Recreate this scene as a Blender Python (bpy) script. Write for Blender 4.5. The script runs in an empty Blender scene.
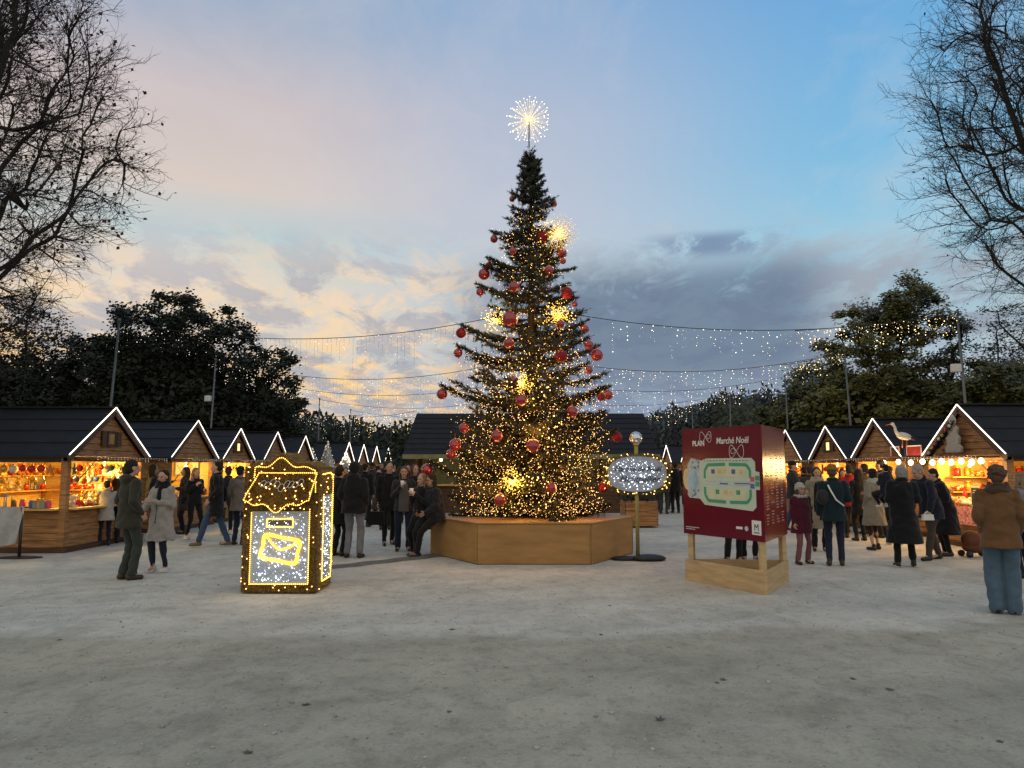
import bpy, bmesh, math, random
import numpy as np
from mathutils import Vector, Matrix
random.seed(11)
R = math.radians
PI = math.pi
C = bpy.context.scene.collection
S = bpy.context.scene

# ------------------------------------------------------------------ camera
CAMZ, F, PITCH = 1.65, 769.0, math.atan(82/769.0)
cd = bpy.data.cameras.new('camera'); cam = bpy.data.objects.new('camera', cd); C.objects.link(cam)
cam.location = (0, 0, CAMZ); cam.rotation_euler = (PI/2+PITCH, 0, 0)
cd.sensor_width = 36; cd.lens = 36*F/1024; cd.clip_start = 0.05; cd.clip_end = 3000
S.camera = cam
CT, ST = math.cos(PITCH), math.sin(PITCH)
def at(px, py, Y):
    "point of the place at depth Y seen along a measured direction"
    u = (384-py)/F; y = CT-u*ST; z = ST+u*CT; x = (px-512)/F
    return Vector((x*Y/y, Y, CAMZ+z*Y/y))
def gd(px, py):
    u = (384-py)/F; y = CT-u*ST; z = ST+u*CT; x = (px-512)/F
    t = -CAMZ/z
    return Vector((x*t, y*t, 0))

# ------------------------------------------------------------------ view, render
S.render.engine = 'CYCLES'
S.view_settings.view_transform = 'Standard'; S.view_settings.look = 'None'
S.view_settings.exposure = 0.16; S.view_settings.gamma = 1.0; S.view_settings.use_curve_mapping = False
S.cycles.use_denoising = True
S.cycles.max_bounces = 5; S.cycles.diffuse_bounces = 3; S.cycles.glossy_bounces = 2
S.cycles.transmission_bounces = 2; S.cycles.transparent_max_bounces = 6
S.cycles.sample_clamp_indirect = 2.0; S.cycles.sample_clamp_direct = 0
S.cycles.caustics_reflective = False; S.cycles.caustics_refractive = False

# ------------------------------------------------------------------ world: dusk sky with clouds
W = bpy.data.worlds.new('World'); S.world = W; W.use_nodes = True
nt = W.node_tree; nt.nodes.clear()
def N(t, k, **kw):
    n = t.nodes.new(k)
    for a, b in kw.items(): setattr(n, a, b)
    return n
def mth(t, op, a, b=None, c=None, clamp=False):
    n = N(t, 'ShaderNodeMath', operation=op); n.use_clamp = clamp
    for i, v in enumerate((a, b, c)):
        if v is None: continue
        if isinstance(v, (int, float)): n.inputs[i].default_value = v
        else: t.links.new(v, n.inputs[i])
    return n.outputs[0]
def ramp(t, fac, stops, interp='LINEAR'):
    n = N(t, 'ShaderNodeValToRGB'); n.color_ramp.interpolation = interp
    e = n.color_ramp.elements
    while len(e) > 1: e.remove(e[-1])
    e[0].position = stops[0][0]; c = stops[0][1]; e[0].color = (*c, 1) if len(c) == 3 else c
    for p, c in stops[1:]:
        x = e.new(p); x.color = (*c, 1)
    t.links.new(fac, n.inputs[0]); return n.outputs[0]
def mixc(t, fac, a, b, mode='MIX'):
    n = N(t, 'ShaderNodeMix', data_type='RGBA', blend_type=mode); n.clamp_factor = True
    for s, v in ((0, fac), (6, a), (7, b)):
        if isinstance(v, (int, float)): n.inputs[s].default_value = v
        elif isinstance(v, tuple): n.inputs[s].default_value = (*v, 1)
        else: t.links.new(v, n.inputs[s])
    return n.outputs[2]
def srgb(r, g, b):
    f = lambda v: (v/255/12.92) if v <= 10 else ((v/255+.055)/1.055)**2.4
    return (f(r), f(g), f(b))
tc = N(nt, 'ShaderNodeTexCoord'); sx = N(nt, 'ShaderNodeSeparateXYZ'); nt.links.new(tc.outputs['Generated'], sx.inputs[0])
X, Y, Z = sx.outputs
az = mth(nt, 'ARCTAN2', X, Y)                       # radians, + to the right
el = mth(nt, 'ARCSINE', Z)
azf = mth(nt, 'MULTIPLY_ADD', az, 1/1.3, .5, True)  # 0 left .. 1 right
elf = mth(nt, 'MULTIPLY', el, 1/0.62, None, True)   # 0 horizon .. 1 at 35 degrees
# clear-sky colour: left and right vertical gradients
gl = ramp(nt, elf, [(0, srgb(186,182,178)), (.16, srgb(226,206,178)), (.36, srgb(226,212,190)), (.45, srgb(178,202,206)), (.54, srgb(214,200,190)), (.70, srgb(202,188,188)), (.84, srgb(160,172,192)), (1, srgb(120,160,196))])
gm = ramp(nt, elf, [(0, srgb(140,156,184)), (.2, srgb(186,198,206)), (.38, srgb(184,198,206)), (.5, srgb(186,194,208)), (.7, srgb(176,186,206)), (1, srgb(128,166,204))])
gr = ramp(nt, elf, [(0, srgb(150,168,192)), (.18, srgb(186,202,210)), (.30, srgb(172,202,216)), (.42, srgb(150,198,220)), (.6, srgb(124,184,220)), (1, srgb(98,156,212))])
wl = ramp(nt, azf, [(.0, (0, 0, 0)), (.22, (.1, .1, .1)), (.52, (1, 1, 1))], 'EASE')
wr = ramp(nt, azf, [(.5, (0, 0, 0)), (.86, (1, 1, 1))], 'EASE')
base = mixc(nt, wr, mixc(nt, wl, gl, gm), gr)
# cloud coordinates: a horizontal layer seen in perspective
den = mth(nt, 'ADD', mth(nt, 'MAXIMUM', Z, 0.0), .16)
cx = mth(nt, 'DIVIDE', X, den); cy = mth(nt, 'DIVIDE', Y, den)
cc = N(nt, 'ShaderNodeCombineXYZ'); nt.links.new(cx, cc.inputs[0]); nt.links.new(cy, cc.inputs[1])
def cnoise(scale, detail, rough, off, dist=0.0, sy=1.0):
    m = N(nt, 'ShaderNodeMapping'); m.inputs['Location'].default_value = off; m.inputs['Scale'].default_value = (1, sy, 1)
    nt.links.new(cc.outputs[0], m.inputs[0])
    n = N(nt, 'ShaderNodeTexNoise'); n.inputs['Scale'].default_value = scale; n.inputs['Detail'].default_value = detail
    n.inputs['Roughness'].default_value = rough; n.inputs['Distortion'].default_value = dist
    nt.links.new(m.outputs[0], n.inputs['Vector']); return n.outputs['Fac']
n1 = cnoise(4.4, 10, .66, (3.1, 1.2, 0), .35, .62)
n2 = cnoise(6.5, 10, .66, (8.4, 4.0, 0), .5, .6)
n3 = cnoise(.8, 5, .5, (1.7, 7.7, 0), .2)
low = ramp(nt, elf, [(0, (1, 1, 1)), (.33, (1, 1, 1)), (.52, (0, 0, 0))], 'EASE')
# cream and orange lit clouds low on the left
m_cream = mth(nt, 'MULTIPLY', ramp(nt, n2, [(.44, (0, 0, 0)), (.56, (1, 1, 1))]), low)
left_in = ramp(nt, azf, [(.0, (1, 1, 1)), (.42, (.9, .9, .9)), (.6, (.12, .12, .12))], 'EASE')
m_cream = mth(nt, 'MULTIPLY', m_cream, left_in)
cream = ramp(nt, elf, [(0, srgb(222,186,150)), (.14, srgb(250,206,142)), (.3, srgb(244,214,172)), (.5, srgb(224,204,190))])
c1 = mixc(nt, mth(nt, 'MULTIPLY', m_cream, .95), base, cream)
# grey cloud patches everywhere low
m_grey = mth(nt, 'MULTIPLY', ramp(nt, n1, [(.47, (0, 0, 0)), (.57, (1, 1, 1))]), low)
c2 = mixc(nt, mth(nt, 'MULTIPLY', m_grey, .74), c1, srgb(140,150,168))
# the slate bank low in the middle and right
bank_az = ramp(nt, azf, [(.40, (0, 0, 0)), (.54, (1, 1, 1)), (.76, (1, 1, 1)), (.84, (.3, .3, .3)), (1, (.2, .2, .2))], 'EASE')
bank_el = ramp(nt, elf, [(0, (.5, .5, .5)), (.14, (.8, .8, .8)), (.22, (1, 1, 1)), (.37, (1, 1, 1)), (.46, (0, 0, 0))], 'EASE')
bank = mth(nt, 'MULTIPLY', mth(nt, 'MULTIPLY', bank_az, bank_el), ramp(nt, mth(nt, 'MULTIPLY_ADD', n3, .5, mth(nt, 'MULTIPLY', n2, .5)), [(.35, (.35, .35, .35)), (.46, (1, 1, 1))]))
slate = ramp(nt, elf, [(0, srgb(118,140,172)), (.12, srgb(106,128,160)), (.20, srgb(86,108,136)), (.34, srgb(90,112,138)), (.44, srgb(118,136,158))])
# thin high veil, faint
veil = mth(nt, 'MULTIPLY', ramp(nt, mth(nt, 'MULTIPLY_ADD', n1, .45, mth(nt, 'MULTIPLY', n3, .55)), [(.44, (0, 0, 0)), (.62, (1, 1, 1))]), .38)
c3 = mixc(nt, veil, c2, srgb(214,206,206))
c4 = mixc(nt, mth(nt, 'MULTIPLY', bank, .82), c3, slate)
# a long thin cloud on the right at about 16 degrees
streak = mth(nt, 'MULTIPLY', ramp(nt, elf, [(.41, (0, 0, 0)), (.44, (1, 1, 1)), (.455, (1, 1, 1)), (.48, (0, 0, 0))], 'EASE'),
             mth(nt, 'MULTIPLY', ramp(nt, azf, [(.60, (0, 0, 0)), (.70, (1, 1, 1)), (.80, (0, 0, 0))], 'EASE'), ramp(nt, n2, [(.40, (0, 0, 0)), (.50, (1, 1, 1))])))
c5 = mixc(nt, mth(nt, 'MULTIPLY', streak, .9), c4, srgb(118,140,170))
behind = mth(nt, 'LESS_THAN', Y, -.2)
c6 = mixc(nt, ramp(nt, mth(nt, 'MULTIPLY_ADD', Y, -1.0, .2), [(0, (0, 0, 0)), (.7, (1, 1, 1))]), c5, srgb(226,220,208))  # unseen sky overhead and behind the camera, brightened and warmed to lift ambient light
nish = N(nt, 'ShaderNodeTexSky', sky_type='NISHITA'); nish.sun_disc = False
nish.sun_elevation = R(1.5); nish.sun_rotation = R(-38); nish.altitude = 50
nb = N(nt, 'ShaderNodeVectorMath', operation='SCALE'); nt.links.new(nish.outputs[0], nb.inputs[0]); nb.inputs['Scale'].default_value = .05
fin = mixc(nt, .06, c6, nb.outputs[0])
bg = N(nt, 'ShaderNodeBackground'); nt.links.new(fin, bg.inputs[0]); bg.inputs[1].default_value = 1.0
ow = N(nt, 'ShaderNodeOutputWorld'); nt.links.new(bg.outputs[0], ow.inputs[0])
W.cycles.sampling_method = 'MANUAL'; W.cycles.sample_map_resolution = 512
# what is left of the sun, below the clouds on the left
sl = bpy.data.lights.new('sun', 'SUN'); sl.energy = 0.12; sl.angle = R(12); sl.color = (1, .8, .6)
sun = bpy.data.objects.new('sun', sl); C.objects.link(sun); sun.rotation_euler = (R(-82), 0, R(-38+0))
sun.rotation_euler = Vector((math.sin(R(38)), -math.cos(R(38)), -.12)).to_track_quat('-Z', 'Y').to_euler()

# ------------------------------------------------------------------ materials
MAT = {}
def mat(name, col, rough=.8, metal=0.0, var=.25, scale=6.0, bump=.0, bscale=None, stretch=(1, 1, 1), emit=None, es=0, spec=.4, coat=0, col2=None, sheen=0, sample=False, detail=5):
    if name in MAT: return MAT[name]
    m = bpy.data.materials.new(name); m.use_nodes = True; t = m.node_tree; b = t.nodes['Principled BSDF']
    b.inputs['Roughness'].default_value = rough; b.inputs['Metallic'].default_value = metal
    b.inputs['Specular IOR Level'].default_value = spec; b.inputs['Coat Weight'].default_value = coat
    b.inputs['Sheen Weight'].default_value = sheen
    if emit:
        b.inputs['Emission Color'].default_value = (*emit, 1); b.inputs['Emission Strength'].default_value = es
        b.inputs['Base Color'].default_value = (*col, 1)
        if not sample: m.cycles.emission_sampling = 'NONE'
    else:
        co = N(t, 'ShaderNodeTexCoord'); mp = N(t, 'ShaderNodeMapping'); mp.inputs['Scale'].default_value = stretch
        t.links.new(co.outputs['Object'], mp.inputs[0])
        n = N(t, 'ShaderNodeTexNoise'); n.inputs['Scale'].default_value = scale; n.inputs['Detail'].default_value = detail; n.inputs['Roughness'].default_value = .6
        t.links.new(mp.outputs[0], n.inputs['Vector'])
        lo = tuple(c*(1-var) for c in col); hi = tuple(min(1, c*(1+var)) for c in (col2 or col))
        rr = ramp(t, n.outputs['Fac'], [(.3, lo), (.7, hi)]); t.links.new(rr, b.inputs['Base Color'])
        if bump:
            n2_ = N(t, 'ShaderNodeTexNoise'); n2_.inputs['Scale'].default_value = bscale or scale*4; n2_.inputs['Detail'].default_value = 6
            t.links.new(mp.outputs[0], n2_.inputs['Vector'])
            bp = N(t, 'ShaderNodeBump'); bp.inputs['Strength'].default_value = bump; bp.inputs['Distance'].default_value = .02
            t.links.new(n2_.outputs['Fac'], bp.inputs['Height']); t.links.new(bp.outputs[0], b.inputs['Normal'])
    MAT[name] = m; return m
WOOD = mat('hut pine', (.28, .125, .037), .6, var=.45, scale=3, stretch=(1, 1, 9), bump=.4, col2=(.35, .17, .06))
WOODD = mat('dark stained timber', (.075, .034, .015), .65, var=.4, scale=3, stretch=(1, 1, 9), bump=.4)
WOODIN = mat('inner pine boards', (.62, .38, .12), .55, var=.25, scale=3, stretch=(1, 1, 9), bump=.2)
PLY = mat('planter plywood', (.33, .17, .052), .5, var=.16, scale=2.2, stretch=(.6, .6, 3), bump=.12, col2=(.37, .20, .065))
PLYE = mat('plywood edge', (.30, .20, .07), .7, var=.3, scale=8)
LUMBER = mat('pale lumber', (.50, .35, .18), .6, var=.22, scale=2.5, stretch=(1, 1, 6), bump=.25)
ROOF = mat('slate blue roof felt', (.0075, .0085, .012), .75, var=.35, scale=4, bump=.5, bscale=40)
FASCIA = mat('fascia board', (.05, .035, .025), .7)
LED = mat('white led strip', (.9, .9, .85), emit=(1, .90, .74), es=2.4)
LEDC = mat('cool led', (.9, .9, .9), emit=(.78, .90, 1), es=5)
LEDW = mat('warm led', (.9, .8, .6), emit=(1, .50, .12), es=5)
LEDY = mat('yellow rope light', (.9, .7, .2), emit=(1, .56, .07), es=3.6)
LEDI = mat('icicle led', (.9, .9, .8), emit=(1, .80, .50), es=4.5)
LEDA = mat('faint icicle led', (.9, .9, .8), emit=(1, .86, .66), es=1.7)
LEDF = mat('starburst led', (.9, .8, .4), emit=(1, .66, .12), es=7)
BULB = mat('festoon bulb', (1, .9, .7), emit=(1, .74, .36), es=9)
GLOW = mat('lit shade', (1, .8, .5), emit=(1, .62, .22), es=1.4)
WIRE = mat('black cable', (.02, .02, .02), .7)
METAL = mat('galvanised pole', (.13, .135, .14), .45, .6, var=.2, scale=3)
METALD = mat('dark metal', (.04, .04, .045), .5, .3)
BARK = mat('bark', (.025, .02, .016), .95, var=.5, scale=4, stretch=(1, 1, .3), bump=.8)
BARKP = mat('plane bark', (.026, .022, .018), .95, var=.5, scale=3, bump=.6)
NEED = mat('fir needles', (.020, .024, .012), .6, var=.5, scale=1.5, col2=(.046, .044, .020))
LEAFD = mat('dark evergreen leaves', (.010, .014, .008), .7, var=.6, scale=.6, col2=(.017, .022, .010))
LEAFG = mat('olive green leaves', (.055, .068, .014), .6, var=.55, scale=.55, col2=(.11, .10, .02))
LEAFB = mat('dead brown leaves', (.055, .038, .022), .8, var=.4, scale=2)
TWIG = mat('grey brown twigs', (.075, .065, .05), .95, var=.4, scale=1)
FARW = mat('far wood foliage', (.022, .028, .025), .9, var=.5, scale=.12, col2=(.036, .04, .035))
BALL = mat('red bauble', (.30, .006, .010), .16, 0.0, var=.12, scale=5, coat=.8, spec=.6)
BALLG = mat('glitter red bauble', (.26, .006, .012), .45, .2, var=.5, scale=60, bump=.5)
SILV = mat('silver ball', (.62, .64, .68), .22, .85, var=.1)
TINSEL = mat('brown gold tinsel', (.24, .14, .026), .35, .35, var=.6, scale=30, col2=(.36, .22, .05))
TINSB = mat('tinsel backing', (.085, .050, .014), .8, var=.4, scale=30)
PANEL = mat('silver grey mesh panel', (.34, .38, .44), .5, .0, var=.30, scale=70, bump=.7, bscale=140)
RED = mat('burgundy print', (.125, .003, .017), .16, var=.12, scale=1.2, coat=0, spec=.32)
WHITE = mat('white print', (.72, .72, .70), .5, var=.05)
WHITEP = mat('white paint', (.6, .6, .58), .6, var=.15)
STEM = mat('green stain lumber', (.32, .27, .10), .7, var=.3, scale=4, stretch=(1, 1, .4))
BLACKP = mat('black plastic', (.018, .018, .020), .5, bump=.2)
GREYC = mat('grey canvas', (.34, .34, .33), .9, var=.2, scale=5, bump=.5, bscale=30)
YEL = mat('yellow plastic', (.42, .24, .03), .5)

# ------------------------------------------------------------------ mesh builder
class MB:
    def __init__(s): s.v = []; s.f = []; s.m = []; s.s = []; s.mi = 0; s.sm = False; s.M = None
    def add(s, vs, fs, sm=None):
        o = len(s.v)
        if s.M is not None: vs = [s.M @ Vector(v) for v in vs]
        s.v.extend(tuple(v) for v in vs); s.f.extend(tuple(o+i for i in f) for f in fs)
        s.m.extend([s.mi]*len(fs)); s.s.extend([s.sm if sm is None else sm]*len(fs))
        return s
    def box(s, x0, x1, y0, y1, z0, z1, M=None, ch=0.0):
        if ch > 0 and min(x1-x0, y1-y0, z1-z0) > 2.2*ch:
            vs = []; 
            bmx = bmesh.new(); bmesh.ops.create_cube(bmx, size=1)
            for v in bmx.verts: v.co = Vector((x0+(v.co.x+.5)*(x1-x0), y0+(v.co.y+.5)*(y1-y0), z0+(v.co.z+.5)*(z1-z0)))
            bmesh.ops.bevel(bmx, geom=bmx.edges[:], offset=ch, segments=1, affect='EDGES')
            bmx.verts.index_update(); vs = [v.co.copy() for v in bmx.verts]; fs = [[v.index for v in f.verts] for f in bmx.faces]; bmx.free()
            if M is not None: vs = [M @ v for v in vs]
            return s.add(vs, fs, False)
        vs = [(x, y, z) for z in (z0, z1) for y in (y0, y1) for x in (x0, x1)]
        if M is not None: vs = [M @ Vector(v) for v in vs]
        return s.add(vs, [(0,2,3,1), (4,5,7,6), (0,1,5,4), (2,6,7,3), (0,4,6,2), (1,3,7,5)], False)
    def obox(s, a, b, w, h, up=(0, 0, 1)):
        "bar from a to b, w wide, h thick"
        a = Vector(a); b = Vector(b); d = (b-a).normalized(); u = Vector(up)
        if abs(d.dot(u)) > .98: u = Vector((0, 1, 0))
        r = d.cross(u).normalized(); u = r.cross(d).normalized()
        vs = [p+r*i*w/2+u*j*h/2 for p in (a, b) for i, j in ((-1, -1), (1, -1), (1, 1), (-1, 1))]
        return s.add(vs, [(3,2,1,0), (4,5,6,7), (0,1,5,4), (1,2,6,5), (2,3,7,6), (3,0,4,7)], False)
    def tube(s, pts, rad, n=8, cap=True):
        pts = [Vector(p) for p in pts]; k = len(pts)
        if not hasattr(rad, '__len__'): rad = [rad]*k
        vs = []; fs = []; pu = None
        for i, p in enumerate(pts):
            d = (pts[min(i+1, k-1)]-pts[max(i-1, 0)])
            d = d.normalized() if d.length > 1e-9 else Vector((0, 0, 1))
            if pu is None: pu = Vector((0, 0, 1)) if abs(d.z) < .9 else Vector((1, 0, 0))
            r = d.cross(pu).normalized(); u = r.cross(d).normalized(); pu = u
            for j in range(n):
                a = 2*PI*j/n; vs.append(p+(r*math.cos(a)+u*math.sin(a))*rad[i])
        for i in range(k-1):
            for j in range(n):
                fs.append((i*n+j, i*n+(j+1) % n, (i+1)*n+(j+1) % n, (i+1)*n+j))
        if cap: fs.append(tuple(range(n-1, -1, -1))); fs.append(tuple((k-1)*n+j for j in range(n)))
        return s.add(vs, fs, True)
    def ell(s, c, r, n=12, k=8, M=None):
        "ellipsoid"
        if not hasattr(r, '__len__'): r = (r, r, r)
        vs = [Vector((0, 0, -1))]; fs = []
        for i in range(1, k):
            t = PI*i/k
            for j in range(n):
                a = 2*PI*j/n; vs.append(Vector((math.sin(t)*math.cos(a), math.sin(t)*math.sin(a), -math.cos(t))))
        vs.append(Vector((0, 0, 1)))
        for j in range(n): fs.append((0, 1+(j+1) % n, 1+j)); fs.append((len(vs)-1, 1+(k-2)*n+j, 1+(k-2)*n+(j+1) % n))
        for i in range(k-2):
            for j in range(n): fs.append((1+i*n+j, 1+i*n+(j+1) % n, 1+(i+1)*n+(j+1) % n, 1+(i+1)*n+j))
        vs = [Vector((v.x*r[0], v.y*r[1], v.z*r[2])) for v in vs]
        if M is not None: vs = [M @ v for v in vs]
        return s.add([v+Vector(c) for v in vs], fs, True)
    def octa(s, c, r):
        x, y, z = c
        return s.add([(x+r,y,z),(x-r,y,z),(x,y+r,z),(x,y-r,z),(x,y,z+r),(x,y,z-r)],
                     [(0,2,4),(2,1,4),(1,3,4),(3,0,4),(2,0,5),(1,2,5),(3,1,5),(0,3,5)], False)
    def prism(s, poly, h, M=None):
        "poly: 2D points in xy, thickness 0..h in z, then M"
        n = len(poly)
        area = sum(poly[i][0]*poly[(i+1) % n][1]-poly[(i+1) % n][0]*poly[i][1] for i in range(n))
        if area < 0: poly = poly[::-1]
        vs = [Vector((x, y, 0)) for x, y in poly]+[Vector((x, y, h)) for x, y in poly]
        if M is not None: vs = [M @ v for v in vs]
        fs = [tuple(range(n-1, -1, -1)), tuple(range(n, 2*n))]+[(i, (i+1) % n, n+(i+1) % n, n+i) for i in range(n)]
        return s.add(vs, fs, False)
    def loft(s, rings, n=20, T=None):
        "rings: (z, cx, cy, rx, ry)"
        vs = []; fs = []
        for z, cx_, cy_, rx, ry in rings:
            for j in range(n):
                a = 2*PI*j/n; vs.append(Vector((cx_+math.cos(a)*rx, cy_+math.sin(a)*ry, z)))
        k = len(rings)
        for i in range(k-1):
            for j in range(n): fs.append((i*n+j, i*n+(j+1) % n, (i+1)*n+(j+1) % n, (i+1)*n+j))
        fs.append(tuple(range(n-1, -1, -1))); fs.append(tuple((k-1)*n+j for j in range(n)))
        if T: vs = [T(v) for v in vs]
        return s.add(vs, fs, True)
    def mesh(s, name, mats):
        me = bpy.data.meshes.new(name); me.from_pydata(s.v, [], s.f)
        if not isinstance(mats, (list, tuple)): mats = [mats]
        for m in mats: me.materials.append(m)
        me.polygons.foreach_set('material_index', s.m); me.polygons.foreach_set('use_smooth', s.s); me.update()
        return me
    def build(s, name, mats, parent=None):
        o = bpy.data.objects.new(name, s.mesh(name, mats)); C.objects.link(o)
        if parent is not None: o.parent = parent
        return o
def tag(o, label=None, cat=None, group=None, kind=None):
    if label: o['label'] = label
    if cat: o['category'] = cat
    if group: o['group'] = group
    if kind: o['kind'] = kind
    return o
def thing(name, label, cat, loc=(0, 0, 0), rz=0, group=None):
    o = bpy.data.objects.new(name, None); C.objects.link(o); o.empty_display_size = .1
    o.location = loc; o.rotation_euler = (0, 0, rz); return tag(o, label, cat, group)
def dup(root, loc=None, rz=None, label=None, group=None, scale=None):
    r = root.copy(); C.objects.link(r)
    if loc is not None: r.location = loc
    if rz is not None: r.rotation_euler = (0, 0, rz)
    if scale is not None: r.scale = (scale,)*3
    if label: r['label'] = label
    if group: r['group'] = group
    for ch in list(root.children):
        c = ch.copy(); C.objects.link(c); c.parent = r
        for g in ch.children:
            d = g.copy(); C.objects.link(d); d.parent = c
    return r
TMP = bpy.data.scenes.new('workbench')
def evaluated(o):
    "mesh of an object with its modifiers, made in a scratch scene"
    TMP.collection.objects.link(o); vl = TMP.view_layers[0]; vl.update(); dg = vl.depsgraph; dg.update()
    me = bpy.data.meshes.new_from_object(o.evaluated_get(dg)); TMP.collection.objects.unlink(o); return me
def text(name, body, size, M, material, parent=None, align='CENTER', shear=0.0, extrude=.002, offset=0.0, sx=1.0):
    cu = bpy.data.curves.new(name, 'FONT'); cu.body = body; cu.size = size; cu.align_x = align; cu.shear = shear
    cu.extrude = extrude; cu.offset = offset; cu.resolution_u = 3
    to = bpy.data.objects.new(name+'_curve', cu); cu.materials.append(material); me = evaluated(to); bpy.data.objects.remove(to)
    o = bpy.data.objects.new(name, me); C.objects.link(o)
    o.matrix_basis = M @ Matrix.Diagonal((sx, 1, 1, 1))
    if parent is not None: o.parent = parent
    return o
def frame(o, x, y, z=None):
    "matrix with origin o and axes x, y (z = x cross y)"
    x = Vector(x).normalized(); y = Vector(y).normalized(); z = x.cross(y)
    return Matrix(((x.x, y.x, z.x, o[0]), (x.y, y.y, z.y, o[1]), (x.z, y.z, z.z, o[2]), (0, 0, 0, 1)))

# ================================================================== SETTING
def ground_material():
    m = bpy.data.materials.new('compacted limestone sand'); m.use_nodes = True; t = m.node_tree; b = t.nodes['Principled BSDF']
    b.inputs['Roughness'].default_value = .92; b.inputs['Specular IOR Level'].default_value = .25
    co = N(t, 'ShaderNodeTexCoord'); P = co.outputs['Object']
    def nz(sc, de, ro=.6, st=(1, 1, 1), di=0):
        mp = N(t, 'ShaderNodeMapping'); mp.inputs['Scale'].default_value = st; t.links.new(P, mp.inputs[0])
        n = N(t, 'ShaderNodeTexNoise'); n.inputs['Scale'].default_value = sc; n.inputs['Detail'].default_value = de; n.inputs['Roughness'].default_value = ro
        n.inputs['Distortion'].default_value = di
        t.links.new(mp.outputs[0], n.inputs['Vector']); return n.outputs['Fac']
    sp = N(t, 'ShaderNodeSeparateXYZ'); t.links.new(P, sp.inputs[0])
    big = nz(.30, 4); mid = nz(1.1, 8, .68, (1, 1, 1), .4); fine = nz(34, 10, .85); trod = nz(7, 8, .7, (1.3, 1, 1), .3); streak = nz(1.9, 8, .62, (1, .8, 1), .9)
    # worn grey brown stretch in front, pale limestone dust beyond it; the edge rises to the right
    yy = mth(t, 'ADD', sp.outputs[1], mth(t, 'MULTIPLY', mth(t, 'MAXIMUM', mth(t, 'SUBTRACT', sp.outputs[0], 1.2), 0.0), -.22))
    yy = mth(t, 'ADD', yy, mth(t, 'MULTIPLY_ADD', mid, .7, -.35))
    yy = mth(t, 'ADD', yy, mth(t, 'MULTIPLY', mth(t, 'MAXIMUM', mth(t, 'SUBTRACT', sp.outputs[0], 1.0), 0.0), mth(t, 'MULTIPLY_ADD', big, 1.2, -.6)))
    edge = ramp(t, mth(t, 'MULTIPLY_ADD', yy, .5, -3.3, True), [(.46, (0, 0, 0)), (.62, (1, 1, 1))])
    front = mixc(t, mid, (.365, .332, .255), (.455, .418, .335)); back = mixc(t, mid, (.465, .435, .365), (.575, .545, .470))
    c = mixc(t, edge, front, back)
    c = mixc(t, ramp(t, streak, [(.46, (0, 0, 0)), (.66, (1, 1, 1))]), c, (.50, .50, .48)) if False else c
    dark = ramp(t, trod, [(.30, (.72, .72, .72)), (.5, (1, 1, 1))]); c = mixc(t, 1.0, c, dark, 'MULTIPLY')
    st_ = ramp(t, streak, [(.32, (.80, .80, .79)), (.52, (1, 1, 1)), (.72, (1.10, 1.10, 1.10))]); c = mixc(t, 1.0, c, st_, 'MULTIPLY')
    bg_ = ramp(t, big, [(.32, (.84, .85, .86)), (.66, (1.06, 1.05, 1.04))]); c = mixc(t, 1.0, c, bg_, 'MULTIPLY')
    fn = ramp(t, fine, [(.28, (.55, .55, .55)), (.46, (1, 1, 1)), (.72, (1.3, 1.3, 1.3))]); c = mixc(t, 1.0, c, fn, 'MULTIPLY')
    vm = N(t, 'ShaderNodeTexVoronoi'); vm.inputs['Scale'].default_value = 42; t.links.new(P, vm.inputs['Vector'])
    sb = ramp(t, vm.outputs['Distance'], [(.0, (1.35, 1.33, 1.28)), (.13, (1, 1, 1)), (.8, (1, 1, 1)), (1, (.8, .8, .8))]); pick = ramp(t, nz(9, 3), [(.5, (0, 0, 0)), (.6, (1, 1, 1))]); c = mixc(t, pick, c, mixc(t, 1.0, c, sb, 'MULTIPLY'))
    # wheel tracks and scuffs worn across the square
    wv = N(t, 'ShaderNodeTexWave'); wv.inputs['Scale'].default_value = .22; wv.inputs['Distortion'].default_value = 3.5; wv.inputs['Detail'].default_value = 5; wv.inputs['Detail Scale'].default_value = 1.2
    mpw = N(t, 'ShaderNodeMapping'); mpw.inputs['Rotation'].default_value = (0, 0, R(68)); t.links.new(P, mpw.inputs[0]); t.links.new(mpw.outputs[0], wv.inputs['Vector'])
    wc = ramp(t, wv.outputs['Fac'], [(.0, (.90, .90, .89)), (.18, (1, 1, 1)), (.85, (1, 1, 1)), (1, (1.07, 1.07, 1.06))]); c = mixc(t, .8, c, mixc(t, 1.0, c, wc, 'MULTIPLY'))
    t.links.new(c, b.inputs['Base Color'])
    h = mth(t, 'ADD', mth(t, 'MULTIPLY', fine, .35), mth(t, 'ADD', mth(t, 'MULTIPLY', trod, .9), mth(t, 'MULTIPLY', mid, 1.5)))
    bp = N(t, 'ShaderNodeBump'); bp.inputs['Strength'].default_value = .55; bp.inputs['Distance'].default_value = .03
    t.links.new(h, bp.inputs['Height']); t.links.new(bp.outputs[0], b.inputs['Normal'])
    return m
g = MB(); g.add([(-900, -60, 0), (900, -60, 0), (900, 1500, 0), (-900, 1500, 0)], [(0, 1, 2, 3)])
tag(g.build('ground', ground_material()), kind='structure')

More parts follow.
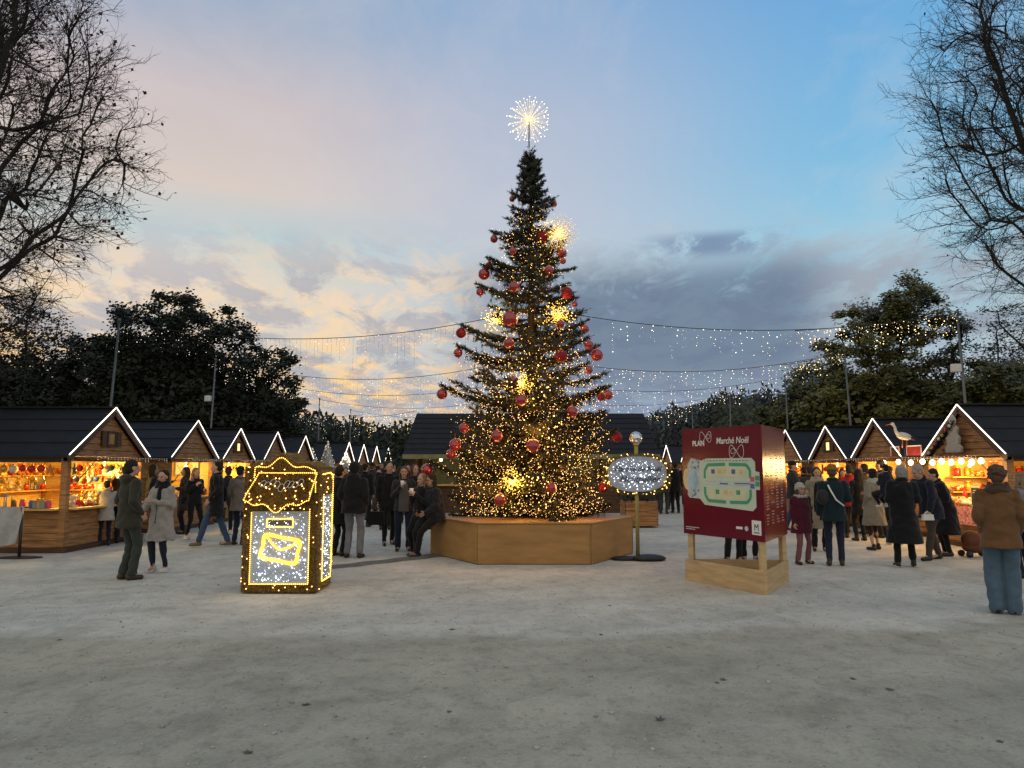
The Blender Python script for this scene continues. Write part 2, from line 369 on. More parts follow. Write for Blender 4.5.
# hills far behind
def hills():
    mb = MB(); nx = 120; rows = []
    for k, (yd, hs) in enumerate(((150, 0), (190, 1), (260, 1.0))):
        for i in range(nx+1):
            x = -260+520*i/nx; pxx = 512+769*x/yd
            h = 11.5+1.6*math.sin(x*.05)+1.0*math.sin(x*.13+1)+ (8.0*max(0, min(1, (pxx-610)/190)))+(3*max(0, min(1, (320-pxx)/200)))
            rows.append((x, yd, h*hs*(1 if k < 2 else .9)))
    fs = [(k*(nx+1)+i, k*(nx+1)+i+1, (k+1)*(nx+1)+i+1, (k+1)*(nx+1)+i) for k in range(2) for i in range(nx)]
    mb.sm = True; mb.add(rows, fs)
    tag(mb.build('hills', mat('hill woods', (.035, .042, .040), .95, var=.5, scale=.15, bump=1, bscale=.6)), kind='structure')
hills()

# ------------------------------------------------------------------ space colonisation trees
def colonise(attract, root, step=.35, noise=.2, infl=2.2, kill=.6, trunk_to=None, iters=140, grav=0.0, seed=0):
    rng = np.random.default_rng(seed)
    nodes = [np.array(root, float)]; par = [-1]
    if trunk_to is not None:
        p = np.array(root, float); t_ = np.array(trunk_to, float); n = max(2, int(np.linalg.norm(t_-p)/step))
        for i in range(1, n+1):
            nodes.append(p+(t_-p)*i/n+rng.normal(0, .02, 3)); par.append(len(nodes)-2)
    A = np.array(attract, float); alive = np.ones(len(A), bool)
    best = np.full(len(A), 1e9); bi = np.zeros(len(A), int)
    def upd(i0):
        P = np.array(nodes[i0:])
        for c0 in range(0, len(P), 64):
            d = np.linalg.norm(A[:, None, :]-P[None, c0:c0+64, :], axis=2); j = d.argmin(1); dm = d[np.arange(len(A)), j]
            u = dm < best; best[u] = dm[u]; bi[u] = i0+c0+j[u]
    upd(0)
    for it in range(iters):
        act = alive & (best < (infl if it > 6 else 99))
        if not act.any(): break
        n0 = len(nodes); dirs = {}
        idx = np.where(act)[0]
        for a in idx:
            b = bi[a]; v = A[a]-nodes[b]; v = v/(np.linalg.norm(v)+1e-9)
            if b in dirs: dirs[b] += v
            else: dirs[b] = v.copy()
        for b, v in dirs.items():
            v = v/(np.linalg.norm(v)+1e-9)+rng.normal(0, noise, 3); v[2] += grav; v /= np.linalg.norm(v)
            nodes.append(nodes[b]+v*step); par.append(b)
        upd(n0); alive &= best > kill
        if len(nodes) > 16000: break
    return np.array(nodes), np.array(par)
def limbs(nodes, par, r_tip=.012, power=2.3, rmax=None, minr=.008):
    "split the skeleton into long tubes; returns list of (points, radii) and tip ids"
    n = len(nodes); w = np.zeros(n); kids = [[] for _ in range(n)]
    for i in range(n-1, 0, -1): kids[par[i]].append(i)
    for i in range(n-1, -1, -1):
        if not kids[i]: w[i] = r_tip**power
        if par[i] >= 0: w[par[i]] += w[i]
    r = w**(1/power)
    if rmax: r = r*min(1, rmax/r[0]) if r[0] > rmax else r
    r = np.maximum(r, minr)
    out = []; stack = [(0, None)]
    while stack:
        i, pr = stack.pop()
        pts = [] if pr is None else [nodes[pr]]; rr = [] if pr is None else [r[i]]
        while True:
            pts.append(nodes[i]); rr.append(r[i])
            if not kids[i]: break
            ks = sorted(kids[i], key=lambda k: -r[k])
            for k in ks[1:]: stack.append((k, i))
            i = ks[0]
        if len(pts) > 1: out.append((pts, rr))
    tips = [i for i in range(n) if not kids[i]]
    return out, tips, r
def ball_points(rng, n, c, rad, shell=.25, zmin=None):
    out = []
    while len(out) < n:
        p = rng.uniform(-1, 1, 3); l = np.linalg.norm(p)
        if l > 1 or rng.random() > (l**1.2+shell): continue
        q = np.array(c)+p*np.array(rad)
        if zmin is not None and q[2] < zmin: continue
        out.append(q)
    return out
def bare_tree(name, label, pos, crown_c, crown_r, n, seed, fork, m=BARKP, leaves=0, leafsize=.09, rmax=.40, L1=1.25, step=.5, nb=2.2):
    rng = np.random.default_rng(seed); rnd = random.Random(seed)
    att = ball_points(rng, n, crown_c, [c*.86 for c in crown_r], .45, zmin=2.8)
    nodes, par = colonise(att, (0, 0, 0), step=step, infl=4.5, kill=step*1.45, trunk_to=fork, seed=seed, grav=.03, noise=.11)
    tubes, tips, r = limbs(nodes, par, .022, 2.35, rmax, .016)
    root = thing(name, label, 'tree', pos); thick = MB(); thin = MB(); lf = MB(); cc = Vector(crown_c); cr = Vector(crown_r)
    for pts, rr in tubes:
        ps = spline(pts, 2) if len(pts) > 2 else pts; rs = list(np.interp(np.linspace(0, 1, len(ps)), np.linspace(0, 1, len(rr)), rr))
        thick.tube(ps, rs, 7 if rr[0] > .06 else 5, False)
    def inside(p): q_ = p-cc; return (q_.x/cr.x)**2+(q_.y/cr.y)**2+(q_.z/cr.z)**2
    def twig(p, d, L, r0, lvl):
        ins = inside(p+d*L)
        if ins > 1.0: L *= .55
        k = 4 if lvl < 2 else 2; pts = [p]; dd = d.copy()
        for i in range(k): dd = (dd+Vector([rnd.gauss(0, .15) for _ in range(3)])+Vector((0, 0, .05))).normalized(); pts.append(pts[-1]+dd*L/k)
        rs = [r0*(1-.65*i/k) for i in range(k+1)]; thin.tube(pts, rs, 3, False)
        if lvl >= 2:
            if rnd.random() < leaves:
                s_ = leafsize*rnd.uniform(.5, 1.4); a_ = Vector([rnd.gauss(0, 1) for _ in range(3)]).normalized(); b_ = a_.orthogonal().normalized(); e = pts[-1]; lf.add([e, e+a_*s_*.5+b_*s_*.4, e+a_*s_, e+a_*s_*.5-b_*s_*.4], [(0, 1, 2, 3)])
            return
        nk = (5, 4)[lvl]
        for j in range(nk):
            f = (j+.6+rnd.uniform(-.2, .2))/nk*k; i0 = min(k-1, int(f)); pp = pts[i0].lerp(pts[i0+1], f-i0); dn = (pts[i0+1]-pts[i0]).normalized()
            sd = dn.orthogonal().normalized(); sd = Matrix.Rotation(rnd.uniform(0, 2*PI), 3, dn) @ sd
            twig(pp, (dn*.75+sd*.65).normalized(), L*rnd.uniform(.38, .55), r0*.55, lvl+1)
    for i in range(3, len(nodes)):
        if r[i] > .10: continue
        p = Vector(nodes[i]); d = (p-Vector(nodes[par[i]])).normalized(); out = (p-cc); out = Vector((out.x/cr.x, out.y/cr.y, out.z/cr.z)).normalized()
        for j in range(int(nb+rnd.random()) if r[i] < .06 else 1):
            sd = Matrix.Rotation(rnd.uniform(0, 2*PI), 3, d) @ d.orthogonal().normalized()
            twig(p, (d*.6+sd*.6+out*.45).normalized(), L1*rnd.uniform(.6, 1.15), .0125, 0)
    thick.build('trunk', m, root); thin.build('branches', m, root)
    if leaves: tag(lf.build('leaves', LEAFB, root), kind='stuff')
    return root
def spline(pts, n=8, closed=False):
    P = [Vector(p) for p in pts]; out = []; k = len(P)
    for i in range(k if closed else k-1):
        p0 = P[(i-1) % k] if (closed or i > 0) else P[i]; p1 = P[i]; p2 = P[(i+1) % k]; p3 = P[(i+2) % k] if (closed or i+2 < k) else P[(i+1) % k]
        for j in range(n):
            t_ = j/n; out.append(.5*((2*p1)+(p2-p0)*t_+(2*p0-5*p1+4*p2-p3)*t_*t_+(3*p1-p0-3*p2+p3)*t_**3))
    out.append(P[0] if closed else P[-1]); return out
# the two big plane trees at either side; their trunks stand outside the picture
bare_tree('plane_tree', 'large bare plane tree on the left with dead leaves clinging to its twigs', (-14.0, 15.0, 0), (-.2, 0, 8.7), (7.1, 4.6, 6.8), 1800, 5, (.2, 0, 3.4), leaves=.11, leafsize=.085, nb=2.9, step=.42, L1=1.05)
bare_tree('plane_tree', 'large bare plane tree on the right with fine twigs and few leaves', (17.6, 18.0, 0), (0, 0, 10.6), (8.6, 5.2, 8.1), 2000, 8, (-.3, 0, 3.8), leaves=.05, leafsize=.09, L1=1.2, nb=2.8, step=.46)

def leafy_tree(name, label, pos, blobs, fork, seed, leafm, nleaf, lsize, dens=90, group=None, cat='tree', step=.6, spread=.5, barkm=BARK, fill=()):
    rng = np.random.default_rng(seed); rnd = random.Random(seed); att = []
    for c, rad in blobs: att += ball_points(rng, int(dens*rad[0]*rad[2]/4)+12, c, rad, .15)
    nodes, par = colonise(att, (0, 0, 0), step=step, infl=6, kill=step*1.2, trunk_to=fork, seed=seed)
    tubes, tips, r = limbs(nodes, par, .02, 2.3, .34, .012)
    root = thing(name, label, cat, pos, 0, group); tk = MB()
    for pts, rr in tubes: tk.tube(pts, rr, 6 if rr[0] > .05 else 4, False)
    tk.build('trunk', barkm, root)
    lf = MB(); ends = [i for i in range(len(nodes)) if r[i] < .05]
    if not ends: ends = tips
    clumps = []
    for i in ends:
        clumps.append((Vector(nodes[i]), spread*rnd.uniform(.5, 1.2)))
    per = max(4, int(nleaf/len(clumps)))
    V = []; Fc = []
    for c, s_ in clumps:
        k = max(3, int(per*rnd.uniform(.4, 1.6)))
        for _ in range(k):
            d = Vector([rnd.gauss(0, 1) for _ in range(3)]); d = d*s_*.55; d.z *= .7
            p = c+d; a = Vector([rnd.gauss(0, 1) for _ in range(3)]).normalized(); a.z *= .5
            b = a.orthogonal().normalized(); q = lsize*rnd.uniform(.55, 1.35); o = len(V)
            V += [p, p+a*q*.5+b*q*.32, p+a*q, p+a*q*.5-b*q*.32]; Fc.append((o, o+1, o+2, o+3))
    for c, rad, n_, ls_ in fill:
        for _ in range(n_):
            d = Vector([rnd.gauss(0, 1) for _ in range(3)]).normalized()*rnd.random()**.45; p = Vector(c)+Vector((d.x*rad[0], d.y*rad[1], d.z*rad[2]))
            p += Vector((math.sin(p.z*3+p.x*2), 0, math.sin(p.x*4+p.y*3)))*.12
            if p.z < .1: continue
            a = Vector([rnd.gauss(0, 1) for _ in range(3)]).normalized(); b = a.orthogonal().normalized(); q = ls_*rnd.uniform(.55, 1.35); o = len(V)
            V += [p, p+a*q*.5+b*q*.36, p+a*q, p+a*q*.5-b*q*.36]; Fc.append((o, o+1, o+2, o+3))
    lf.add(V, Fc); tag(lf.build('crown', leafm, root), kind='stuff')
    return root
# evergreen on the left behind the huts
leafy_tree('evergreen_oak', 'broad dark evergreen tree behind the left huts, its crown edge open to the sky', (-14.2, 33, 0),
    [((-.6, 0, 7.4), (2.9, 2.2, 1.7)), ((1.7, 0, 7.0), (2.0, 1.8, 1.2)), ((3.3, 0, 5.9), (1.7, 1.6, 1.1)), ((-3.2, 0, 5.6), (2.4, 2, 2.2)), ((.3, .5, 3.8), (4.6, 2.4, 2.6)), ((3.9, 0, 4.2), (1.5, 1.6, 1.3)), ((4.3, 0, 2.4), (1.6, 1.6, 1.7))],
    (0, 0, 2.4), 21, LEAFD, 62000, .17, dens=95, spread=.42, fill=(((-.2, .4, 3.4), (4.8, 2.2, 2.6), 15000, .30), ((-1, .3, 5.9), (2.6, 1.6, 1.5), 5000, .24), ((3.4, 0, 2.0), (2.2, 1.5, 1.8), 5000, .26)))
# olive green trees on the right behind the huts
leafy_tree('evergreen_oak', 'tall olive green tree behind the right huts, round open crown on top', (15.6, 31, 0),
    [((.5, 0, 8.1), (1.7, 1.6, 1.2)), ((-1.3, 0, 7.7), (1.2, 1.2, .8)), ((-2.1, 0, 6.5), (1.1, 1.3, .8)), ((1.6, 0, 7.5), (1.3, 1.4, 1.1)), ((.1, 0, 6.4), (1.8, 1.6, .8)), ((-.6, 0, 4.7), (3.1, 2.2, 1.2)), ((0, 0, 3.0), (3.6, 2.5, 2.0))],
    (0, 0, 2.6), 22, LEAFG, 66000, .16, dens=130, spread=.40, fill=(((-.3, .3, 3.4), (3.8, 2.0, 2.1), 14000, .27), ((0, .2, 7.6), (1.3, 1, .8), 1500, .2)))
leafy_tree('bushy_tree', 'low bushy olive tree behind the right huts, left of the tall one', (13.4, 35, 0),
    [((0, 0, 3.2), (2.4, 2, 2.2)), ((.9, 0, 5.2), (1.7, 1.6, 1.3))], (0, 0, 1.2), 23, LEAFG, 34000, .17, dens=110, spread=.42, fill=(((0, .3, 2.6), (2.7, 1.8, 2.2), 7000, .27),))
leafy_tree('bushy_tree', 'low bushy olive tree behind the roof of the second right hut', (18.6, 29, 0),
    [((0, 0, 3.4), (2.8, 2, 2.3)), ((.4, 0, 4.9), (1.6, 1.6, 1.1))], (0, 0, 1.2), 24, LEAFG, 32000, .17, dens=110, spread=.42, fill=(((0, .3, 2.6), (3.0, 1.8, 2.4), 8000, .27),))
# shadowy trees closing the sides
def backrow():
    specs = [(-27, 33, 8.6, 31, 'dark tree behind the nearest left hut, furthest left of three'), (-22.0, 34, 8.8, 32, 'dark tree behind the nearest left hut, middle of three'),
             (-18.2, 36, 8.0, 33, 'dark tree just left of the broad evergreen behind the left huts')]
    for x, y, h, sd, lb in specs:
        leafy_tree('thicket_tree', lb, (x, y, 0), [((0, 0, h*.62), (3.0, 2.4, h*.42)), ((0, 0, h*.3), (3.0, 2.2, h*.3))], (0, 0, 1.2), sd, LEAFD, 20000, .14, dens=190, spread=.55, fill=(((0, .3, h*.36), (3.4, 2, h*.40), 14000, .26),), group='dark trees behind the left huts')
    specs = [(19.6, 30, 8.3, 41, 'bare twiggy tree behind the nearest right hut, with brownish leaves'), (23.6, 32, 9.0, 42, 'bare twiggy tree furthest right behind the huts')]
    for x, y, h, sd, lb in specs:
        leafy_tree('thicket_tree', lb, (x, y, 0), [((0, 0, h*.60), (3.0, 2.4, h*.38)), ((0, 0, h*.3), (3.2, 2.2, h*.3))], (0, 0, 1.2), sd, mat('sparse brown leaves', (.028, .026, .013), .8, var=.5, scale=.6), 13000, .12, dens=330, spread=.5, fill=(((0, .3, h*.30), (3.4, 2, h*.34), 9000, .22),), group='twiggy trees behind the right huts')
backrow()
def far_wood(name, y0, y1, x0, x1, n, htop, seed, m, ls=.5):
    rnd = random.Random(seed); V = []; Fc = []; tr = MB()
    cl = []
    for i in range(n):
        x = rnd.uniform(x0, x1); y = rnd.uniform(y0, y1); h = htop(x, y)*rnd.uniform(.72, 1.08); w = h*rnd.uniform(.26, .4)
        tr.tube([(x, y, 0), (x+rnd.gauss(0, .2), y, h*.6), (x+rnd.gauss(0, .3), y, h*.95)], [.22, .12, .03], 4, False)
        for k in range(170):
            t_ = rnd.random()**.8; z = h*(.12+.9*t_); rr = w*math.sqrt(max(.02, 1-(2*t_-.9)**2*.85)); a = rnd.uniform(0, 2*PI); q = math.sqrt(rnd.random())*rr
            p = Vector((x+math.cos(a)*q, y+math.sin(a)*q, z)); d = Vector([rnd.gauss(0, 1) for _ in range(3)]).normalized(); b = d.orthogonal().normalized(); s_ = ls*rnd.uniform(.4, 1.2); o = len(V)
            V += [p, p+d*s_*.5+b*s_*.3, p+d*s_, p+d*s_*.5-b*s_*.3]; Fc.append((o, o+1, o+2, o+3))
    tr.add(V, Fc); return tag(tr.build(name, m), kind='stuff')
far_wood('distant_woods', 80, 96, -60, 62, 300, lambda x, y: 6.6+max(0, min(3.2, (x-12)*.22))+max(0, min(1.5, (-x-24)*.08)), 51, FARW, .75)
far_wood('hedge_woods', 50, 60, -34, -6.5, 90, lambda x, y: 4.6+max(0, (-x-11)*.16), 52, LEAFD, .42)
far_wood('hedge_woods', 44, 58, 12.5, 36, 80, lambda x, y: 5.2, 53, mat('right hedge foliage', (.05, .055, .028), .9, var=.5, scale=.2), .42)
#PART2
# ================================================================== HUTS
def planks(mb, x0, x1, z0, z1, M, h=.135, th=.028, clip=None):
    "horizontal boards on a local xz plane, bulging to -y; clip(z) -> (xa, xb)"
    z = z0; rnd = random.Random(int((x1-x0)*100+z0*10))
    while z < z1-.01:
        zt = min(z+h-.008, z1)
        xa, xb = x0, x1
        if clip:
            a, b = clip(z); c, d = clip(zt)
            vs = [(a, 0, z), (b, 0, z), (d, 0, zt), (c, 0, zt), (a, -th, z), (b, -th, z), (d, -th*.6, zt), (c, -th*.6, zt)]
            if b-a < .02: break
        else:
            vs = [(xa, 0, z), (xb, 0, z), (xb, 0, zt), (xa, 0, zt), (xa, -th, z), (xb, -th, z), (xb, -th*.6, zt), (xa, -th*.6, zt)]
        mb.add([M @ Vector(v) for v in vs], [(3,2,1,0), (4,5,6,7), (0,1,5,4), (1,2,6,5), (2,3,7,6), (3,0,4,7)], False)
        z += h
def Mfront(y0=0): return Matrix(((0, -1, 0, 0), (1, 0, 0, y0), (0, 0, 1, 0), (0, 0, 0, 1)))   # local x -> y, -y -> +x
def make_hut(label, loc, rz, Wd=3.1, D=2.35, ez=1.86, rzd=2.86, near=-1, side_open=False, detail=2, power=42, group=None, lum=(1, .69, .19), deco=None):
    t = thing('market_hut', label, 'market hut', loc, rz, group)
    h = Wd/2; pw = .13
    mb = MB(); mb.box(-D-.03, .05, -h-.03, h+.03, 0.0, .10, ch=.01); mb.build('floor_frame', WOODD, t)
    for sy in (-1, 1):
        for x in (-pw, -D):
            MB().box(x, x+pw, sy*h-(pw if sy > 0 else 0), sy*h+(pw if sy < 0 else 0), .102, ez, ch=.008).build('corner_post', WOOD, t)
    ztop = ez-.10; zc = .80
    # side walls
    for sy in (-1, 1):
        mb = MB()
        M = Matrix.Translation((0, sy*h, 0)) @ Matrix(((1, 0, 0, 0), (0, -sy, 0, 0), (0, 0, 1, 0), (0, 0, 0, 1)))
        if sy < 0: M = Matrix.Translation((0, -h+.03, 0))
        else: M = Matrix.Translation((0, h-.03, 0)) @ Matrix.Rotation(PI, 4, 'Z')
        a, b = (-D+pw, -pw) if sy < 0 else (pw, D-pw)
        op = side_open and sy == near
        planks(mb, a, b, .105, zc if op else ez, M)
        mb.build('side_wall', WOOD, t)
        mi = MB(); mi.box(-D+pw, -pw, sy*(h-.055)-.008, sy*(h-.055)+.008, .12, zc if op else ez); mi.build('inner_lining', WOODIN, t)
        if op:
            MB().box(-D+pw-.02, -pw+.02, *(sorted((sy*(h-.12), sy*(h+.16)))), zc+.002, zc+.04, ch=.006).build('counter', WOODIN, t)
            MB().box(-D, 0, *(sorted((sy*(h-.01), sy*(h-.09)))), ztop-.02, ez-.004, ch=.005).build('header_beam', WOODD, t)
    mb = MB(); planks(mb, -h+pw, h-pw, .105, ez, Matrix.Translation((-D, 0, 0)) @ Matrix.Rotation(-PI/2, 4, 'Z') @ Matrix.Translation((0, .03, 0))); mb.build('back_wall', WOOD, t)
    MB().box(-D+.06, -D+.075, -h+.07, h-.07, .12, rzd-.35).build('inner_lining', WOODIN, t)
    MB().box(-D+.08, -.02, -h+.08, h-.08, .103, .13).build('floor', WOODIN, t)
    # front: lower boards, counter, header, gable
    mb = MB(); planks(mb, -h+pw, h-pw, .105, zc, Mfront() @ Matrix.Translation((0, .03, 0))); mb.build('lower_panel', WOOD, t)
    MB().box(-.30, .17, -h+pw, h-pw, zc+.002, zc+.042, ch=.006).build('counter', WOODIN, t)
    MB().box(-.075, -.06, -h+pw, h-pw, .131, zc-.002).build('inner_lining', WOODIN, t)
    MB().box(-.10, -.005, -h, h, ztop, ez-.002, ch=.005).build('header_beam', WOOD, t)
    mb = MB(); g = (rzd-ez)/h; k = rzd-.06
    clip = lambda z: (-(k-z)/g, (k-z)/g)
    planks(mb, -h, h, ez+.002, k-.05, Mfront() @ Matrix.Translation((0, .04, 0)), clip=clip); mb.build('gable', WOOD, t)
    # roof slopes
    oh = .10; fo = .045; sl = math.hypot(h+oh, (h+oh)*g); zl = ez-oh*g
    for sy in (-1, 1):
        mb = MB()
        y0, y1 = 0, sy*(h+oh); th = .05
        vs = [(fo, y0, rzd+.03), (-D-fo, y0, rzd+.03), (-D-fo, y1, zl+.03), (fo, y1, zl+.03)]
        vs = vs+[(x, y, z+th) for x, y, z in vs]
        fs = [(0,1,2,3), (7,6,5,4), (0,4,5,1), (1,5,6,2), (2,6,7,3), (3,7,4,0)]
        mb.add(vs, fs, False)
        if detail > 1:   # overlapping felt courses
            n = 4
            for i in range(1, n):
                f = i/n; yy = y1*f; zz = (rzd+.03+th)+(zl-rzd)*f
                mb.obox((fo-.004, yy, zz+.004), (-D-fo+.004, yy, zz+.004), .03, .006)
        mb.build('roof_slope', ROOF, t)
        mb = MB(); mb.obox((fo+.012, 0, rzd+.0), (fo+.012, y1, zl+.0), .022, .13, up=(0, 0, 1)); mb.build('bargeboard', WOODD, t)
        mb = MB(); mb.tube([(fo+.034, sy*.003, rzd+.095), (fo+.034, y1*.5, (rzd+zl)/2+.093), (fo+.034, y1, zl+.09)], .0115 if detail else .016, 6)
        mb.build('light_strip', LED, t)
    MB().obox((fo, 0, rzd+.10), (-D-fo, 0, rzd+.10), .16, .03).build('ridge_cap', ROOF, t)
    if detail:
        # raised shutter above the opening, with its two struts
        MB().box(.01, .55, -h+pw+.05, h-pw-.05, ez-.05, ez-.025, ch=.004).build('raised_shutter', WOODD, t)
        for sy in (-1, 1):
            MB().tube([(.42, sy*(h-.24), ez-.06), (.03, sy*(h-.24), ez-.55)], .009, 5).build('strut', METALD, t)
        # icicle lights hung along the header
        mb = MB(); rnd = random.Random(int(loc[1]*7))
        y = -h
        while y < h:
            for q in range(rnd.randint(1, 3)): mb.octa((.57, y, ez-.03-q*.035), .0055)
            y += .13
        tag(mb.build('fringe_lights', LEDA, t), kind='stuff')
        MB().tube([(.572, -h, ez-.018), (.572, h, ez-.018)], .004, 4).build('fringe_cable', WIRE, t)
    # lamps under the roof, the real source of the warm light
    for k_, ly in enumerate((-h*.48, h*.48) if detail else (0,)):
        b = MB(); b.ell((-.50, ly, ez-.20), (.03, .03, .036)); b.tube([(-.5, ly, ez-.14), (-.5, ly, ez-.02)], .012, 5)
        b.build('lamp', BULB, t)
        l = bpy.data.lights.new('hut lamp', 'POINT'); l.energy = power/(2 if detail else 1); l.color = lum; l.shadow_soft_size = .10
        lo = bpy.data.objects.new('lamp_light', l); C.objects.link(lo); lo.parent = t; lo.location = (-.50, ly, ez-.29)
    MB().box(-D+.10, -.03, -h+.02, h-.02, ez+.002, ez+.018).build('inner_ceiling', WOODIN, t)
    if deco == 'window' or deco == 'litwindow':
        w = MB(); w.box(.0, .03, -.17, .17, ez+.22, ez+.27); w.box(.0, .03, -.17, .17, ez+.50, ez+.55); w.box(.0, .03, -.17, -.13, ez+.27, ez+.50); w.box(.0, .03, .13, .17, ez+.27, ez+.50)
        f = w.build('gable_window', WOODD, t)
        MB().box(.002, .012, -.129, .129, ez+.272, ez+.498).build('pane', GLOW if deco == 'litwindow' else mat('amber pane', (.38, .22, .08), .3), f)
        for s in (-1, 1):
            MB().box(.004, .03, s*.30-.09, s*.30+.09, ez+.22, ez+.54).build('window_shutter', WOODD, t)
    return t
LX, RX = -8.56, 9.27
left = [(16.45, 3.1, 1.84, 2.80, 'window'), (20.8, 2.9, 1.85, 2.78, None), (24.1, 2.6, 1.85, 2.72, 'litwindow'), (27.9, 2.7, 1.86, 2.78, None), (31.7, 2.7, 1.86, 2.78, None),
        (40.2, 2.7, 1.86, 2.78, None), (44.2, 2.7, 1.86, 2.78, None), (48.4, 2.7, 1.86, 2.78, None), (53, 2.7, 1.86, 2.78, None), (58.2, 2.7, 1.86, 2.78, None), (63.5, 2.7, 1.86, 2.78, None)]
ORD = ['nearest', 'second', 'third', 'fourth', 'fifth', 'sixth', 'seventh', 'eighth', 'ninth', 'tenth', 'eleventh']
look = ['two counters full of ornaments', 'framed pictures on its inner wall', 'small lit window in its gable', 'gable tip left of the mailbox', 'gable showing above the mailbox', 'beside the bright white cone', 'behind the crowd', 'behind the crowd', 'behind the crowd', 'behind the crowd', 'last one before the long hut']
HL = []
for i, (d, w, ez, rz_, dc) in enumerate(left):
    HL.append(make_hut(f'{ORD[i]} wooden hut in the left row, {look[i]}', (LX, d, 0), 0, w, 2.35, ez, rz_, -1, side_open=(i == 0), detail=2 if i < 3 else (1 if i < 5 else 0),
                       power=(165, 70, 90, 70, 55, 26, 26, 20, 20, 16, 16)[i], group='wooden huts of the left row', deco=dc))
right = [(15.85, 2.75, 1.86, 2.82, None), (19.6, 2.5, 1.86, 2.76, None), (22.6, 2.5, 1.84, 2.72, 'litwindow'), (25.9, 2.5, 1.84, 2.76, None), (29.3, 2.5, 1.84, 2.76, None), (36, 2.6, 1.86, 2.78, None), (40.6, 2.6, 1.86, 2.78, None), (46, 2.6, 1.86, 2.78, None), (52, 2.6, 1.86, 2.78, None)]
lookr = ['snowy fir cut-out on its gable', 'plain gable beside the white stork', 'little lit shade in its gable', 'partly behind the map sign', 'mostly hidden by the map sign', 'beyond the map sign', 'left of the map sign', 'tiny, left of the map sign', 'last tiny one of the row']
HR = []
for i, (d, w, ez, rz_, dc) in enumerate(right):
    HR.append(make_hut(f'{ORD[i]} wooden hut in the right row, {lookr[i]}', (RX, d, 0), PI, w, 2.5, ez, rz_, 1, side_open=(i == 0), detail=2 if i < 2 else (1 if i < 4 else 0),
                       power=(105, 75, 75, 80, 40, 26, 22, 18, 14)[i], group='wooden huts of the right row', deco=dc, lum=(1, .60, .15)))
# long dark hut across the aisle behind the big tree
def long_hut():
    t = thing('long_hut', 'long dark roofed hut standing across the aisle behind the lit tree', 'market hut', (.68, 27.5, 0))
    w, d = 4.25, 2.9
    mb = MB(); planks(mb, -w, w, 0, .95, Matrix.Translation((0, 0, 0))); mb.build('front_wall', WOODD, t)
    for sx in (-1, 1): MB().box(sx*w-.05, sx*w+.05, .03, d, 0, 1.98).build('side_wall', WOODD, t)
    MB().box(-w+.06, w-.06, d-.08, d, .001, 1.98).build('back_wall', mat('pale green board', (.30, .33, .20), .7), t)
    for x in np.linspace(-w+.1, w-.1, 6): MB().box(x-.06, x+.06, .01, .12, .952, 1.97).build('post', WOODD, t)
    MB().box(-w, w, -.15, .35, .955, .995).build('counter', WOODIN, t)
    MB().box(-w-.3, w+.3, -.26, -.22, 1.90, 2.06).build('fascia', mat('olive fascia', (.20, .19, .09), .6), t)
    mb = MB(); e = w+.3; r = w+.02
    vs = [(-e, -.218, 2.06), (e, -.218, 2.06), (e, d+.3, 2.06), (-e, d+.3, 2.06), (-r, d/2, 3.62), (r, d/2, 3.62), (-e, -.218, 2.0), (e, -.218, 2.0), (e, d+.3, 2.0), (-e, d+.3, 2.0)]
    mb.add(vs, [(0,1,5,4), (1,2,5), (2,3,4,5), (3,0,4), (6,7,1,0), (7,8,2,1), (8,9,3,2), (9,6,0,3), (9,8,7,6)], False)
    for i in range(1, 8):
        f = i/8; mb.obox((-e+(e-r)*f, -.218+(d/2+.218)*f, 2.066+1.56*f), (e-(e-r)*f, -.218+(d/2+.218)*f, 2.066+1.56*f), .03, .012)
    mb.build('roof', ROOF, t)
    for x in (-3.3, 3.3):
        l = bpy.data.lights.new('counter lamp', 'POINT'); l.energy = 10; l.color = (1, .72, .38); l.shadow_soft_size = .1
        lo = bpy.data.objects.new('lamp_light', l); C.objects.link(lo); lo.parent = t; lo.location = (x, 1.0, 1.75)
        MB().ell((x, 1.0, 1.88), .06).build('lamp', BULB, t)
long_hut()

